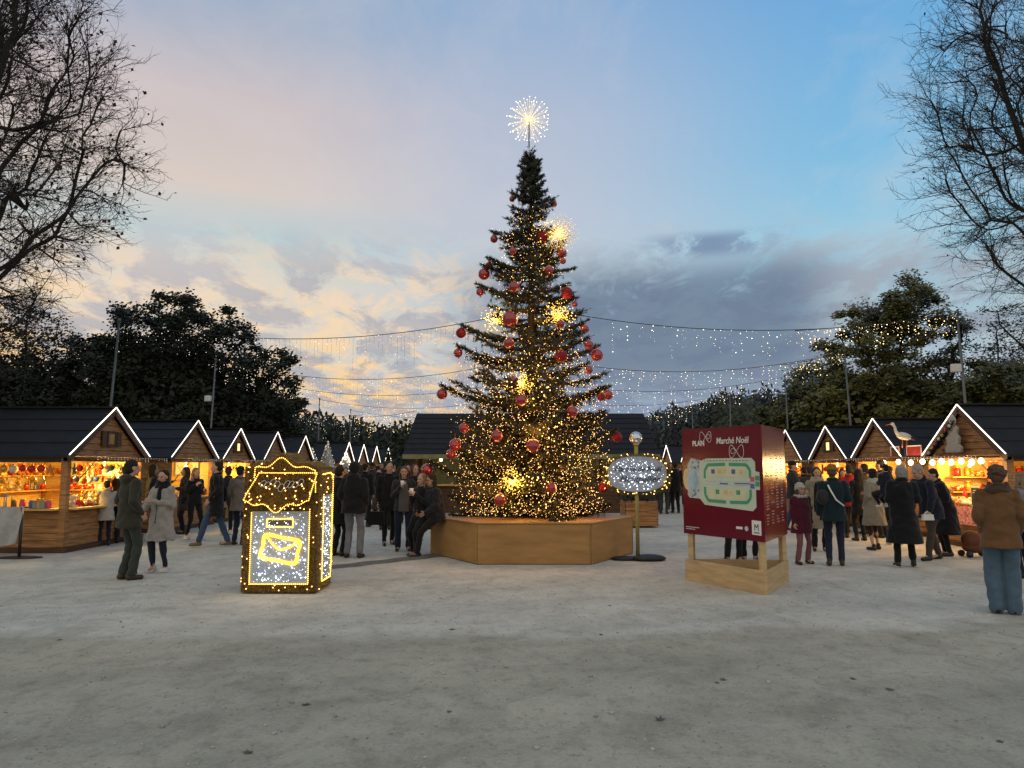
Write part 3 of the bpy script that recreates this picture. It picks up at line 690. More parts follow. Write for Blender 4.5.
# ------------------------------------------------------------------ goods inside the huts
GC = {'red': mat('glossy red', (.5, .015, .015), .3), 'gold': mat('gold', (.6, .33, .06), .3, .5), 'white': mat('cream felt', (.62, .55, .42), .8), 'green': mat('leaf green', (.06, .16, .05), .6),
      'orange': mat('orange', (.6, .16, .02), .5), 'blue': mat('soft blue', (.06, .12, .35), .5), 'teal': mat('teal', (.03, .22, .2), .5), 'pink': mat('pink', (.6, .06, .16), .5), 'grey': mat('grey', (.22, .22, .2), .7), 'brown': mat('brown', (.14, .06, .02), .7)}
GM = {}
def good(kind, col):
    k = (kind, col)
    if k in GM: return GM[k]
    b = MB(); m = [GC[col], GC['gold'], GC['white']]
    if kind == 'ball':
        b.ell((0, 0, -.14), .075, 10, 7); b.mi = 1; b.tube([(0, 0, -.07), (0, 0, -.045)], .018, 6); b.tube([(0, 0, -.05), (0, 0, 0)], .003, 3)
    elif kind == 'star':
        pl = [(math.sin(i*PI/5)*(.11 if i % 2 == 0 else .045), math.cos(i*PI/5)*(.11 if i % 2 == 0 else .045)) for i in range(10)]
        b.prism(pl, .025, Matrix.Translation((0, 0, -.15)) @ Matrix.Rotation(PI/2, 4, 'X') @ Matrix.Identity(4)); b.tube([(0, -.012, -.05), (0, -.012, 0)], .003, 3)
    elif kind == 'wreath':
        rnd = random.Random(3)
        for i in range(150):
            a = rnd.uniform(0, 2*PI); p = Vector((math.cos(a)*.13, rnd.gauss(0, .012), math.sin(a)*.13-.18)); d = Vector([rnd.gauss(0, 1) for _ in range(3)]).normalized()*.045; o = d.orthogonal().normalized()*.012
            b.add([p-o, p+o, p+d], [(0, 1, 2)])
        b.mi = 1
        for i in range(8): a = i*PI/4; b.ell((math.cos(a)*.13, -.03, math.sin(a)*.13-.18), .018, 6, 5)
    elif kind == 'box':
        b.box(-.09, .09, -.07, .07, 0, .12, ch=.006); b.mi = 1; b.box(-.012, .012, -.073, .073, -.0005, .124); b.box(-.093, .093, -.012, .012, -.001, .1245); b.ell((-.03, 0, .14), (.03, .015, .02), 8, 6); b.ell((.03, 0, .14), (.03, .015, .02), 8, 6)
    elif kind == 'jar':
        b.tube([(0, 0, 0), (0, 0, .01), (0, 0, .11), (0, 0, .13)], [.04, .048, .048, .035], 12); b.mi = 1; b.tube([(0, 0, .131), (0, 0, .155)], .038, 12)
    elif kind == 'toy':
        b.ell((0, 0, .07), (.06, .05, .07), 10, 8); b.ell((0, -.01, .165), .045, 10, 8); b.ell((-.035, -.01, .205), .017, 6, 5); b.ell((.035, -.01, .205), .017, 6, 5)
        b.ell((-.06, -.02, .09), (.02, .03, .02), 6, 5); b.ell((.06, -.02, .09), (.02, .03, .02), 6, 5); b.ell((-.04, -.06, .02), (.02, .04, .02), 6, 5); b.ell((.04, -.06, .02), (.02, .04, .02), 6, 5); b.mi = 2; b.ell((0, -.052, .155), (.016, .012, .012), 6, 5)
    elif kind == 'lantern':
        b.box(-.06, .06, -.06, .06, 0, .012); b.box(-.06, .06, -.06, .06, .16, .172)
        for x in (-.055, .055):
            for y in (-.055, .055): b.box(x-.006, x+.006, y-.006, y+.006, .012, .16)
        b.tube([(0, 0, .172), (0, 0, .21)], [.06, .01], 4); b.mi = 2; b.tube([(0, 0, .012), (0, 0, .10)], .025, 8)
    elif kind == 'picture':
        b.box(-.14, .14, -.012, .012, -.36, -.34); b.box(-.14, .14, -.012, .012, -.02, 0); b.box(-.14, -.12, -.012, .012, -.34, -.02); b.box(.12, .14, -.012, .012, -.34, -.02); b.mi = 2; b.box(-.119, .119, 0, .008, -.339, -.021)
        b.mi = 1
        for q in range(5): b.ell((-.07+q*.035, -.004, -.12-.03*((q*7) % 5)), (.018, .004, .025), 6, 4)
    elif kind == 'heap':
        rnd = random.Random(5)
        for q in range(16): b.mi = (0, 2, 1)[q % 3 if q % 5 else 0]; b.ell((rnd.uniform(-.13, .13), rnd.uniform(-.07, .07), .03+rnd.random()*.07), (.05, .045, .035), 8, 6)
    elif kind == 'banner':
        for i in range(6):
            b.add([(-.10+.04*i, .01*(i % 2), 0), (-.06+.04*i, .01*((i+1) % 2), 0), (-.06+.04*i, .01*((i+1) % 2), -.30), (-.10+.04*i, .01*(i % 2), -.30)], [(0, 1, 2, 3)], True)
        b.mi = 1; b.tube([(-.12, 0, .0), (.15, 0, .0)], .006, 5)
    elif kind == 'bottle':
        b.tube([(0, 0, 0), (0, 0, .18), (0, 0, .22), (0, 0, .28)], [.036, .036, .014, .013], 10); b.mi = 2; b.box(-.03, .03, -.038, -.034, .05, .12); b.mi = 1; b.tube([(0, 0, .281), (0, 0, .30)], .015, 8)
    GM[k] = b.mesh(kind, m); return GM[k]
HANG = {'ball', 'star', 'wreath', 'picture', 'banner'}
KN = {'ball': ('round_ornament', 'round {c} ornament', 'ornament'), 'star': ('star_ornament', '{c} star', 'ornament'), 'wreath': ('wreath', 'small {c} wreath', 'wreath'), 'box': ('gift_box', '{c} gift box', 'box'), 'jar': ('jar', '{c} lidded jar', 'jar'),
      'toy': ('soft_toy', '{c} soft toy', 'toy'), 'lantern': ('candle_lantern', '{c} candle lantern', 'lantern'), 'picture': ('framed_picture', '{c} framed picture', 'picture'), 'heap': ('treat_heap', 'heap of {c} treats', 'sweets'), 'banner': ('cloth_banner', '{c} striped cloth', 'cloth'), 'bottle': ('bottle', '{c} bottle', 'bottle')}
NTH = ['first', 'second', 'third', 'fourth', 'fifth', 'sixth', 'seventh', 'eighth', 'ninth', 'tenth', 'eleventh', 'twelfth', 'thirteenth', 'fourteenth', 'fifteenth']
def row(hut, hutname, rowname, p0, p1, n, kinds, cols, seed, facing, scale=1.0, group=None):
    "n goods from p0 to p1 (hut local)"
    rnd = random.Random(seed); M = Matrix.Translation(hut.location) @ Matrix.Rotation(hut.rotation_euler.z, 4, 'Z')
    for i in range(n):
        f = (i+.5)/n; p = Vector(p0).lerp(Vector(p1), f)+Vector((0, 0, 0)); p = M @ p
        k = rnd.choice(kinds); c = rnd.choice(cols); nm, lb, ct = KN[k]
        o = bpy.data.objects.new(nm, good(k, c)); C.objects.link(o); o.location = p
        o.rotation_euler = (0, 0, hut.rotation_euler.z+facing+rnd.uniform(-.3, .3)); q = scale*rnd.uniform(.85, 1.2); o.scale = (q, q, q)
        if k in HANG: pass
        tag(o, lb.format(c=c)+f', {NTH[i]} in the {rowname}, {hutname}', ct, group or f'goods in the {hutname}')
def shelf(hut, x0, x1, y0, y1, z): 
    MB().box(x0, x1, y0, y1, z-.025, z-.001).build('shelf', WOODIN, hut)
H1 = 'nearest left hut'; h = HL[0]; F_ = PI/2
shelf(h, -2.25, -2.0, -1.4, 1.4, 1.12); shelf(h, -2.25, -2.0, -1.4, 1.4, 1.45)
shelf(h, -1.9, -.3, 1.22, 1.44, 1.12); shelf(h, -1.9, -.3, 1.22, 1.44, 1.45)
row(h, H1, 'hanging row under the gable', (-.14, -1.2, 1.74), (-.14, 1.25, 1.74), 12, ['ball', 'star', 'ball', 'wreath'], ['red', 'gold', 'orange', 'white', 'green'], 1, F_, .95)
row(h, H1, 'lower hanging row under the gable', (-.22, -1.2, 1.50), (-.22, 1.25, 1.50), 10, ['ball', 'star', 'ball'], ['red', 'gold', 'blue', 'white', 'orange'], 2, F_, .85)
row(h, H1, 'gable counter', (-.12, -1.25, .843), (-.12, 1.25, .843), 11, ['heap', 'toy', 'lantern', 'heap', 'jar'], ['white', 'gold', 'orange', 'red', 'white'], 3, F_, 1.1)
row(h, H1, 'rear gable counter', (-.24, -1.2, .843), (-.24, 1.25, .843), 9, ['toy', 'lantern', 'toy'], ['white', 'gold', 'white', 'brown'], 31, F_, 1.2)
row(h, H1, 'back wall row', (-2.1, -1.3, 1.121), (-2.1, 1.3, 1.121), 9, ['toy', 'box', 'jar', 'lantern'], ['red', 'gold', 'white', 'green', 'blue'], 4, F_, 1.1)
row(h, H1, 'top back wall row', (-2.1, -1.3, 1.451), (-2.1, 1.3, 1.451), 9, ['toy', 'box', 'jar'], ['red', 'gold', 'white', 'orange'], 5, F_, 1.05)
row(h, H1, 'hanging row over the side counter', (-2.1, -1.44, 1.74), (-.3, -1.44, 1.74), 10, ['ball', 'star', 'ball', 'wreath'], ['red', 'gold', 'orange', 'red', 'white'], 6, 0, .95)
row(h, H1, 'lower hanging row over the side counter', (-2.1, -1.3, 1.50), (-.5, -1.3, 1.50), 8, ['ball', 'star', 'wreath'], ['gold', 'orange', 'red'], 7, 0, .9)
row(h, H1, 'side counter', (-2.1, -1.52, .843), (-.25, -1.52, .843), 11, ['jar', 'box', 'lantern', 'jar'], ['teal', 'green', 'blue', 'pink', 'grey', 'brown'], 8, 0, 1.15)
row(h, H1, 'far wall lower row', (-1.8, 1.33, 1.121), (-.4, 1.33, 1.121), 7, ['toy', 'box', 'heap'], ['red', 'gold', 'orange', 'white'], 9, 0, 1.1)
row(h, H1, 'far wall upper row', (-1.8, 1.33, 1.451), (-.4, 1.33, 1.451), 7, ['toy', 'box', 'heap'], ['red', 'gold', 'orange', 'white'], 10, 0, 1.1)
h = HL[1]; H2 = 'second left hut'; shelf(h, -2.25, -2.0, -1.3, 1.3, 1.10)
row(h, H2, 'back wall pictures', (-2.2, -1.2, 1.78), (-2.2, 1.2, 1.78), 6, ['picture'], ['brown', 'green', 'grey'], 11, F_, 1)
row(h, H2, 'side wall pictures', (-1.9, 1.36, 1.78), (-.35, 1.36, 1.78), 4, ['picture'], ['brown', 'green', 'grey'], 12, 0, 1)
row(h, H2, 'counter', (-.1, -1.2, .843), (-.1, 1.2, .843), 9, ['jar', 'lantern', 'heap', 'toy'], ['gold', 'white', 'brown', 'orange'], 13, F_, 1.05)
row(h, H2, 'back shelf', (-2.1, -1.2, 1.101), (-2.1, 1.2, 1.101), 8, ['jar', 'box', 'toy'], ['gold', 'white', 'grey', 'brown'], 14, F_, 1)
h = HL[2]; H3 = 'third left hut'
row(h, H3, 'hanging row', (-.14, -1, 1.72), (-.14, 1, 1.72), 7, ['ball', 'star'], ['white', 'gold', 'red'], 15, F_, .9)
row(h, H3, 'counter', (-.1, -1, .843), (-.1, 1, .843), 7, ['jar', 'box', 'toy'], ['gold', 'white', 'red'], 16, F_, 1)
G1 = 'nearest right hut'; h = HR[0]
shelf(h, -2.4, -2.15, -1.2, 1.2, 1.10); shelf(h, -2.4, -2.15, -1.2, 1.2, 1.42); shelf(h, -2.1, -.35, -1.27, -1.05, 1.10); shelf(h, -2.1, -.35, -1.27, -1.05, 1.42)
row(h, G1, 'counter', (.02, -1.15, .843), (.02, 1.15, .843), 10, ['heap', 'heap', 'box', 'jar'], ['gold', 'orange', 'white', 'gold'], 17, F_, 1.25)
row(h, G1, 'rear counter', (-.18, -1.15, .843), (-.18, 1.15, .843), 10, ['bottle', 'heap', 'jar', 'lantern'], ['gold', 'orange', 'red', 'brown'], 18, F_, 1.2)
row(h, G1, 'back wall row', (-2.25, -1.1, 1.101), (-2.25, 1.1, 1.101), 9, ['bottle', 'jar', 'box'], ['red', 'brown', 'gold', 'green'], 19, F_, 1.05)
row(h, G1, 'top back wall row', (-2.25, -1.1, 1.421), (-2.25, 1.1, 1.421), 9, ['bottle', 'jar', 'box'], ['red', 'brown', 'gold', 'orange'], 20, F_, 1.05)
row(h, G1, 'far wall lower row', (-2.0, -1.16, 1.101), (-.4, -1.16, 1.101), 7, ['jar', 'box', 'heap'], ['red', 'red', 'gold'], 21, PI, 1.2)
row(h, G1, 'far wall upper row', (-2.0, -1.16, 1.421), (-.4, -1.16, 1.421), 7, ['jar', 'box', 'heap'], ['red', 'orange', 'gold'], 22, PI, 1.2)
row(h, G1, 'hanging row', (-.16, .35, 1.74), (-.16, 1.2, 1.74), 4, ['banner'], ['orange', 'brown'], 23, F_, 1)
h = HR[1]; G2 = 'second right hut'; shelf(h, -2.4, -2.15, -1.1, 1.1, 1.10); shelf(h, -2.4, -2.15, -1.1, 1.1, 1.42)
row(h, G2, 'lower shelf', (-2.25, -1, 1.101), (-2.25, 1, 1.101), 9, ['bottle'], ['green', 'brown', 'gold'], 24, F_, 1)
row(h, G2, 'upper shelf', (-2.25, -1, 1.421), (-2.25, 1, 1.421), 9, ['bottle'], ['green', 'brown', 'gold'], 25, F_, 1)
row(h, G2, 'counter', (-.1, -1, .843), (-.1, 1, .843), 8, ['bottle', 'jar', 'box'], ['green', 'gold', 'white'], 26, F_, 1.1)
h = HR[2]; G3 = 'third right hut'
row(h, G3, 'hanging row', (-.14, -1, 1.70), (-.14, 1, 1.70), 7, ['ball', 'banner'], ['red', 'white', 'orange'], 27, F_, 1)
row(h, G3, 'counter', (-.1, -1, .843), (-.1, 1, .843), 7, ['toy', 'box', 'jar'], ['red', 'white', 'gold'], 28, F_, 1.1)
h = HR[3]; G4 = 'fourth right hut'
row(h, G4, 'hanging row', (-.14, -1, 1.70), (-.14, 1, 1.70), 7, ['wreath', 'ball'], ['orange', 'gold', 'red'], 29, F_, 1.1)
row(h, G4, 'middle row', (-.16, -1, 1.45), (-.16, 1, 1.45), 6, ['wreath', 'ball', 'star'], ['orange', 'gold', 'red'], 33, F_, 1.1)
row(h, G4, 'counter', (-.1, -1, .843), (-.1, 1, .843), 7, ['toy', 'heap', 'box'], ['orange', 'gold', 'white'], 30, F_, 1.2)

# --- dressing of the nearest right hut
def right_dressing():
    xg = RX-.06   # gable plane, facing -x
    # snowy fir cut-out
    M = frame((xg-.06, 15.93, 1.93), (0, -1, 0), (0, 0, 1))
    b = MB(); pl = []
    hs = [(0, .27), (.10, .29), (.16, .19), (.30, .24), (.36, .14), (.50, .18), (.56, .08), (.68, .10), (.78, .0)]
    pl = [(w, z) for z, w in hs]+[(-w, z) for z, w in hs[::-1][1:]]
    b.prism(pl, .05, M)
    rnd = random.Random(4)
    t = b.build('snowy_fir_panel', mat('frosted white', (.42, .40, .36), .9, var=.35, scale=30, bump=.8, bscale=60)); tag(t, 'snowy white fir cut-out fixed on the gable of the nearest right hut', 'decoration')
    # leafy garland along the far rake with small baubles
    b = MB(); rnd = random.Random(6)
    for i in range(900):
        f = rnd.random(); p = Vector((xg-.10+rnd.gauss(0, .03), 15.85+1.30*f+rnd.gauss(0, .04), 2.60-.86*f-.06+rnd.gauss(0, .045))); d = Vector([rnd.gauss(0, 1) for _ in range(3)]).normalized()*.07; o = d.orthogonal().normalized()*.014
        b.add([p-o, p+o, p+d], [(0, 1, 2)])
    gld = thing('garland', 'dark leafy garland with small baubles along the left roof edge of the nearest right hut', 'garland', (0, 0, 0))
    tag(b.build('leaves', LEAFD, gld), kind='stuff')
    for i in range(9):
        f = (i+.5)/9; MB().ell((xg-.16, 15.85+1.25*f, 2.52-.82*f+.02*(i % 2)), .035, 8, 6).build('bauble', GC[('white', 'red', 'gold')[i % 3]], gld)
    # festoon of round bulbs under the eave
    f = thing('festoon', 'festoon of round glowing bulbs under the eave of the nearest right hut', 'string lights', (0, 0, 0))
    ys = [18.6, 17.9, 17.35, 16.85, 16.45, 16.1, 15.75, 15.4, 15.05, 14.75]
    pts = [(RX-.32, y, 1.80+.02*(i % 2)) for i, y in enumerate(ys)]
    MB().tube(pts, .006, 4).build('cable', WIRE, f)
    for i, p in enumerate(pts):
        MB().ell((p[0], p[1], p[2]-.075), (.052, .052, .06), 10, 8).build('bulb', mat('round bulb', (1, .9, .7), emit=(1, .78, .40), es=7), f)
    for y in (17.6, 16.4, 15.2):
        l = bpy.data.lights.new('festoon light', 'POINT'); l.energy = 40; l.color = (1, .6, .24); l.shadow_soft_size = .25
        lo = bpy.data.objects.new('festoon_light', l); C.objects.link(lo); lo.parent = f; lo.location = (RX-.45, y, 1.62)
    # red name signs hanging between the two huts
    for k, (ya, yb, lb) in enumerate(((17.35, 18.0, 'red sign board with white edge left of the nearest right hut, the wider one'), (18.35, 18.75, 'small red sign board with white edge below the stork'))):
        s = thing('sign_board', lb, 'sign', (RX-.05, (ya+yb)/2, 2.0), 0, 'red sign boards between the huts'); w = (yb-ya)/2
        MB().box(-.015, .015, -w, w, -.11, .11, ch=.004).build('board', mat('dull red board', (.20, .012, .012), .6), s)
        e = MB(); e.box(-.022, -.016, -w-.01, w+.01, .095, .12); e.box(-.022, -.016, -w-.01, -w+.012, -.11, .094); e.box(-.022, -.016, w-.012, w+.01, -.11, .094); e.build('edge', WHITE, s)
        MB().box(.016, .46, -.02, .02, .0, .04).build('bracket', METALD, s)
    # red patterned cloth on the counter front, a chalk board
    c = MB(); n = 14
    for i in range(n):
        a, b_ = i/n, (i+1)/n
        c.add([(RX-.185-.012*math.sin(a*24), 16.2-1.0*a, .85), (RX-.185-.012*math.sin(b_*24), 16.2-1.0*b_, .85), (RX-.20-.02*math.sin(b_*24), 16.2-1.0*b_, .48), (RX-.20-.02*math.sin(a*24), 16.2-1.0*a, .48)], [(0, 1, 2, 3)], True)
    tag(c.build('red_cloth', mat('red patterned cloth', (.42, .02, .03), .8, var=.7, scale=22, col2=(.6, .25, .2))), 'red patterned cloth hanging over the counter of the nearest right hut', 'cloth')
    s = thing('chalk_board', 'small chalk menu board in a pale frame on the counter of the nearest right hut', 'sign', (RX-.12, 15.3, .845))
    MB().box(-.02, .0, -.15, .15, 0, .42, ch=.004).build('frame', WOODIN, s); MB().box(-.026, -.021, -.12, .12, .04, .38).build('slate', BLACKP, s)
    w = MB()
    for i in range(7): w.box(-.029, -.0265, -.08, .02+.05*((i*3) % 4)/3, .08+.04*i, .088+.04*i)
    w.build('chalk_lines', WHITE, s)
right_dressing()
# stork statue
def stork():
    p = at(903, 447, 17.55); t = thing('stork_statue', 'white stork statue standing above the small red sign between the right huts', 'statue', (p.x, p.y, 0))
    z0 = 2.06; b = MB()
    for q in (0, .12): b.tube([(q-.02, 0, z0), (q, .0, z0+.24)], .012, 6)
    b.build('legs', GC['orange'], t)
    b = MB(); b.ell((.04, 0, z0+.34), (.22, .10, .11), 14, 10, Matrix.Rotation(R(14), 4, 'Y')); b.tube([(-.10, 0, z0+.38), (-.18, 0, z0+.48), (-.20, 0, z0+.60), (-.24, 0, z0+.68)], [.07, .042, .034, .036], 9)
    b.ell((-.26, 0, z0+.70), (.055, .04, .045), 10, 8); b.build('body', WHITEP, t)
    b = MB(); b.tube([(-.30, 0, z0+.70), (-.46, 0, z0+.655)], [.018, .003], 7); b.build('bill', GC['orange'], t)
    b = MB(); b.ell((.26, 0, z0+.28), (.15, .07, .05), 10, 8, Matrix.Rotation(R(22), 4, 'Y')); b.build('tail', BLACKP, t)
    MB().tube([(.05, 0, .0), (.05, 0, z0)], .025, 8).build('post', METALD, t); 
    for c in t.children:
        if c.name.split('.')[0] != 'post':
            for v in c.data.vertices: v.co.x *= .82; v.co.z = z0+(v.co.z-z0)*.78; v.co.y *= .85
stork()
# lit cone trees standing on the left
for k, (px, py, d, hh, lb) in enumerate(((312, 447, 34.5, 1.05, 'greyish frosted cone tree above the mailbox, left one of two'), (328, 441, 36.5, 1.35, 'taller frosted white cone tree above the mailbox right corner'), (346, 452, 38.5, 1.0, 'brightly glowing white cone tree right of the mailbox top'))):
    p = at(px, py, d); t = thing('cone_tree', lb, 'decoration', (p.x, d, 0), 0, 'frosted cone trees along the left huts')
    MB().tube([(0, 0, 0), (0, 0, p.z-hh)], .05, 6).build('pole', METALD, t)
    b = MB(); rnd = random.Random(k); b.sm = True
    pts = [(p.z-hh)+hh*i/8 for i in range(9)]; b.tube([(0, 0, z) for z in pts], [max(.02, .42*(1-i/8)*(1.0 if i % 2 else .82)) for i in range(9)], 12)
    b.build('cone', mat('frosted white', (.4, .4, .4)), t)
    b = MB()
    for i in range(90 if k < 2 else 160): f = rnd.random(); a = rnd.uniform(0, 2*PI); rr = .42*(1-f)+.02; b.octa((rr*math.cos(a), rr*math.sin(a), p.z-hh+hh*f), .012 if k < 2 else .03)
    tag(b.build('lights', LEDA, t), kind='stuff')

# ================================================================== POLES AND LIGHT CURTAINS
def pole(x, y, h, lean, label, box=False):
    t = thing('light_pole', label, 'pole', (x, y, 0), 0, 'thin poles carrying the light curtains')
    MB().tube([(0, 0, 0), (lean*.5, 0, h*.5), (lean, 0, h)], [.042, .034, .026], 8).build('mast', METAL, t)
    MB().ell((lean, 0, h+.03), .05, 8, 6).build('cap', METAL, t)
    if box:
        MB().box(-.27+lean*.7, -.05+lean*.7, -.08, .06, h*.73, h*.73+.20, ch=.02).build('lamp_box', WHITEP, t)
    return Vector((x+lean, y, h))
TL = [pole(-10.35, 19.5, 5.35, .25, 'thin leaning pole behind the nearest left hut'), pole(-10.45, 26.5, 5.3, .15, 'thin pole behind the third left hut', True), pole(-10.3, 33.5, 5.2, 0, 'thin pole above the mailbox, left side'),
      pole(-10.3, 41, 5.2, 0, 'thin far pole of the left row'), pole(-10.3, 49, 5.2, 0, 'thin farthest pole of the left row')]
TR = [pole(10.85, 18.2, 5.3, -.15, 'thin leaning pole behind the nearest right hut with a white lamp box', True), pole(10.9, 24.5, 5.3, -.2, 'thin leaning pole in front of the tall olive tree'), pole(11.0, 30.5, 5.2, -.1, 'thin pole beside the low olive tree on the right'),
      pole(10.8, 38, 5.2, 0, 'thin far pole of the right row'), pole(10.8, 46, 5.2, 0, 'thin farthest pole of the right row')]
TC = []
for i, d in enumerate((18.9, 26, 32.5, 40, 48)):
    x = .6; h_ = 5.6 if i == 0 else 5.4
    t = thing('centre_mast', f'{["nearest","second","third","fourth","fifth"][i]} slim mast in the middle of the aisle behind the lit tree', 'pole', (x, d, 0), 0, 'masts in the middle of the aisle')
    MB().tube([(0, 0, 0), (0, 0, h_)], [.045, .03], 8).build('mast', METAL, t); MB().box(-.2, .2, -.2, .2, .002, .06, ch=.01).build('foot_plate', METALD, t)
    TC.append(Vector((x, d, h_)))
def curtain(a, b, sag, seed, label, m, density, size, maxlen, lo=0, hi=1.0, wires=True):
    t = thing('light_curtain', label, 'light curtain', (0, 0, 0), 0, 'icicle light curtains over the market')
    ln0 = maxlen; P = lambda f: a.lerp(b, f)-Vector((0, 0, 4*sag*f*(1-f)))
    MB().tube([P(i/24) for i in range(25)], .009, 4, False).build('cable', WIRE, t)
    rnd = random.Random(seed); bl = MB(); wr = MB(); L = (b-a).length; n = int(L/density)
    for i in range(n):
        f = (i+rnd.random()*.5)/n
        if not lo <= f <= hi: continue
        p = P(f); ln = maxlen*rnd.choice((.25, .4, .55, .75, 1.0)); k = max(2, int(ln/.085))
        if wires: wr.tube([p, p-Vector((0, 0, ln))], .0022, 3, False)
        for j in range(1, k+1):
            if rnd.random() < .6: bl.octa((p.x+rnd.gauss(0, .02), p.y+rnd.gauss(0, .02), p.z-ln*(j-rnd.random()*.9)/k), size*rnd.choice((.35, .5, .7, .9, 1.3)))
    if wires: tag(wr.build('strands', WIRE, t), kind='stuff')
    tag(bl.build('bulbs', m, t), kind='stuff')
side = ['left', 'right']
for i in range(5):
    nm = ['nearest', 'second', 'third', 'fourth', 'farthest'][i]
    curtain(TL[i], TC[i], .62+.12*(i == 1), 60+i, f'{nm} light curtain left of the tree, faint fine strands', LEDA, (.11, .12, .14, .16, .2)[i], (.009, .011, .012, .014, .017)[i], .85, lo=0, hi=.85 if i == 0 else 1)
    curtain(TC[i], TR[i], .50+.10*(i > 0), 80+i, f'{nm} light curtain right of the tree, sparkling warm white', LEDI, (.13, .12, .13, .16, .2)[i], (.009, .009, .010, .012, .015)[i], .85, lo=.18 if i == 0 else 0, wires=False)
AMB = mat('amber icicle led', (.9, .8, .5), emit=(1, .62, .20), es=3.2)
curtain(TC[0].lerp(TR[0], .62)+Vector((0, -.05, -.50)), TR[0]+Vector((0, -.05, 0)), .05, 97, 'dense amber light curtain in front of the tall olive tree', AMB, .075, .013, .55, wires=False)
curtain(TC[1].lerp(TR[1], .80)+Vector((0, -.05, -.42)), TR[1]+Vector((0, -.05, 0)), .05, 98, 'short amber light curtain in front of the low olive tree', AMB, .08, .014, .55, wires=False)
curtain(Vector((-7.6, 37, 4.0)), Vector((-4.6, 37, 4.3)), .1, 99, 'amber light curtain against the dark wood left of the long hut', AMB, .085, .016, 1.0, wires=False)
curtain(Vector((-10.4, 36, 4.1)), Vector((-7.2, 37, 4.1)), .1, 100, 'faint light curtain against the dark wood above the mailbox', LEDA, .10, .012, 1.1, wires=False)
# curtains along the two rows, seen almost end on
curtain(Vector((-6.5, 60, 4.6)), Vector((-2.9, 34, 3.9)), .3, 95, 'amber light curtain running down the aisle left of the long dark hut', AMB, .10, .016, 1.2, wires=False)
curtain(Vector((3.6, 34, 4.0)), Vector((8.4, 60, 4.6)), .3, 96, 'amber light curtain running down the aisle right of the long dark hut', AMB, .10, .016, 1.2, wires=False)

# ================================================================== THE BIG TREE
TX, TY = .375, 14.85
hexr = 1.93
def planter():
    t = thing('tree_planter', 'low hexagonal plywood planter around the foot of the lit tree', 'planter', (TX, TY, 0))
    cs = [Vector((hexr*math.cos(R(a)), hexr*math.sin(R(a)), 0)) for a in (240, 300, 0, 60, 120, 180)]
    for i in range(6):
        a, b = cs[i], cs[(i+1) % 6]; d = (b-a).normalized(); n_ = Vector((d.y, -d.x, 0)); g_ = .012
        a2 = a+d*g_; b2 = b-d*g_; M = frame(((a2+b2)/2)+Vector((0, 0, .012)), d, (0, 0, 1))
        L = (b2-a2).length/2; MB().box(-L, L, 0, .66, -.018, 0, M=M, ch=.003).build('side_panel', PLY, t)
        sc_ = MB()
        for fx in (-.93, -.5, 0, .5, .93):
            for fz in (.05, .33, .61): sc_.tube([M @ Vector((fx*L, fz, .0005)), M @ Vector((fx*L, fz, .003))], .006, 6)
        tag(sc_.build('screws', METALD, t), kind='stuff')
        MB().box(-.02, .02, 0, .66, -.03, -.02, M=frame(a+Vector((0, 0, .012)), d, (0, 0, 1))).build('corner_batten', PLYE, t)
    b = MB(); b.prism([(c.x*1.012, c.y*1.012) for c in cs], .022, Matrix.Translation((0, 0, .676))); b.build('deck', PLY, t)
    b = MB(); 
    for i in range(6): c = cs[i]*.96; b.box(c.x-.05, c.x+.05, c.y-.05, c.y+.05, 0, .011)
    b.build('feet', BLACKP, t)
planter()
def zpx(y): return at(528, y, TY).z
PROF = sorted([(zpx(y), r) for y, r in ((521, 1.25), (500, 1.50), (470, 1.58), (430, 1.55), (395, 1.60), (355, 1.38), (330, 1.24), (300, .96), (265, .80), (235, .60), (205, .38), (180, .22), (158, .11), (148, .03))])
def prof(z): return float(np.interp(z, [p[0] for p in PROF], [p[1] for p in PROF]))
BAUB = [(512,199,3),(554,204,3.2),(543,236,6),(494,239,4),(562,253,5),(563,261,3.2),(513,251,4),(484,274,6),(489,266,4),(480,292,4),(514,287,5.5),(567,293,6),(575,304,3),(549,270,4.5),(510,319,8),(560,324,4.5),(585,329,4.2),
        (461,333,5.2),(509,343,5.5),(561,356,6.5),(589,345,4.8),(597,355,6.2),(458,353,4.6),(589,370,4),(513,382,6),(521,400,6),(442,394,5.5),(608,395,5),(601,397,4),(572,412,6),(464,428,5),(497,436,6),(455,445,6),(451,454,5),
        (533,446,7),(617,437,5.2),(551,488,5.5),(604,487,5.5),(500,500,6),(427,470,6)]
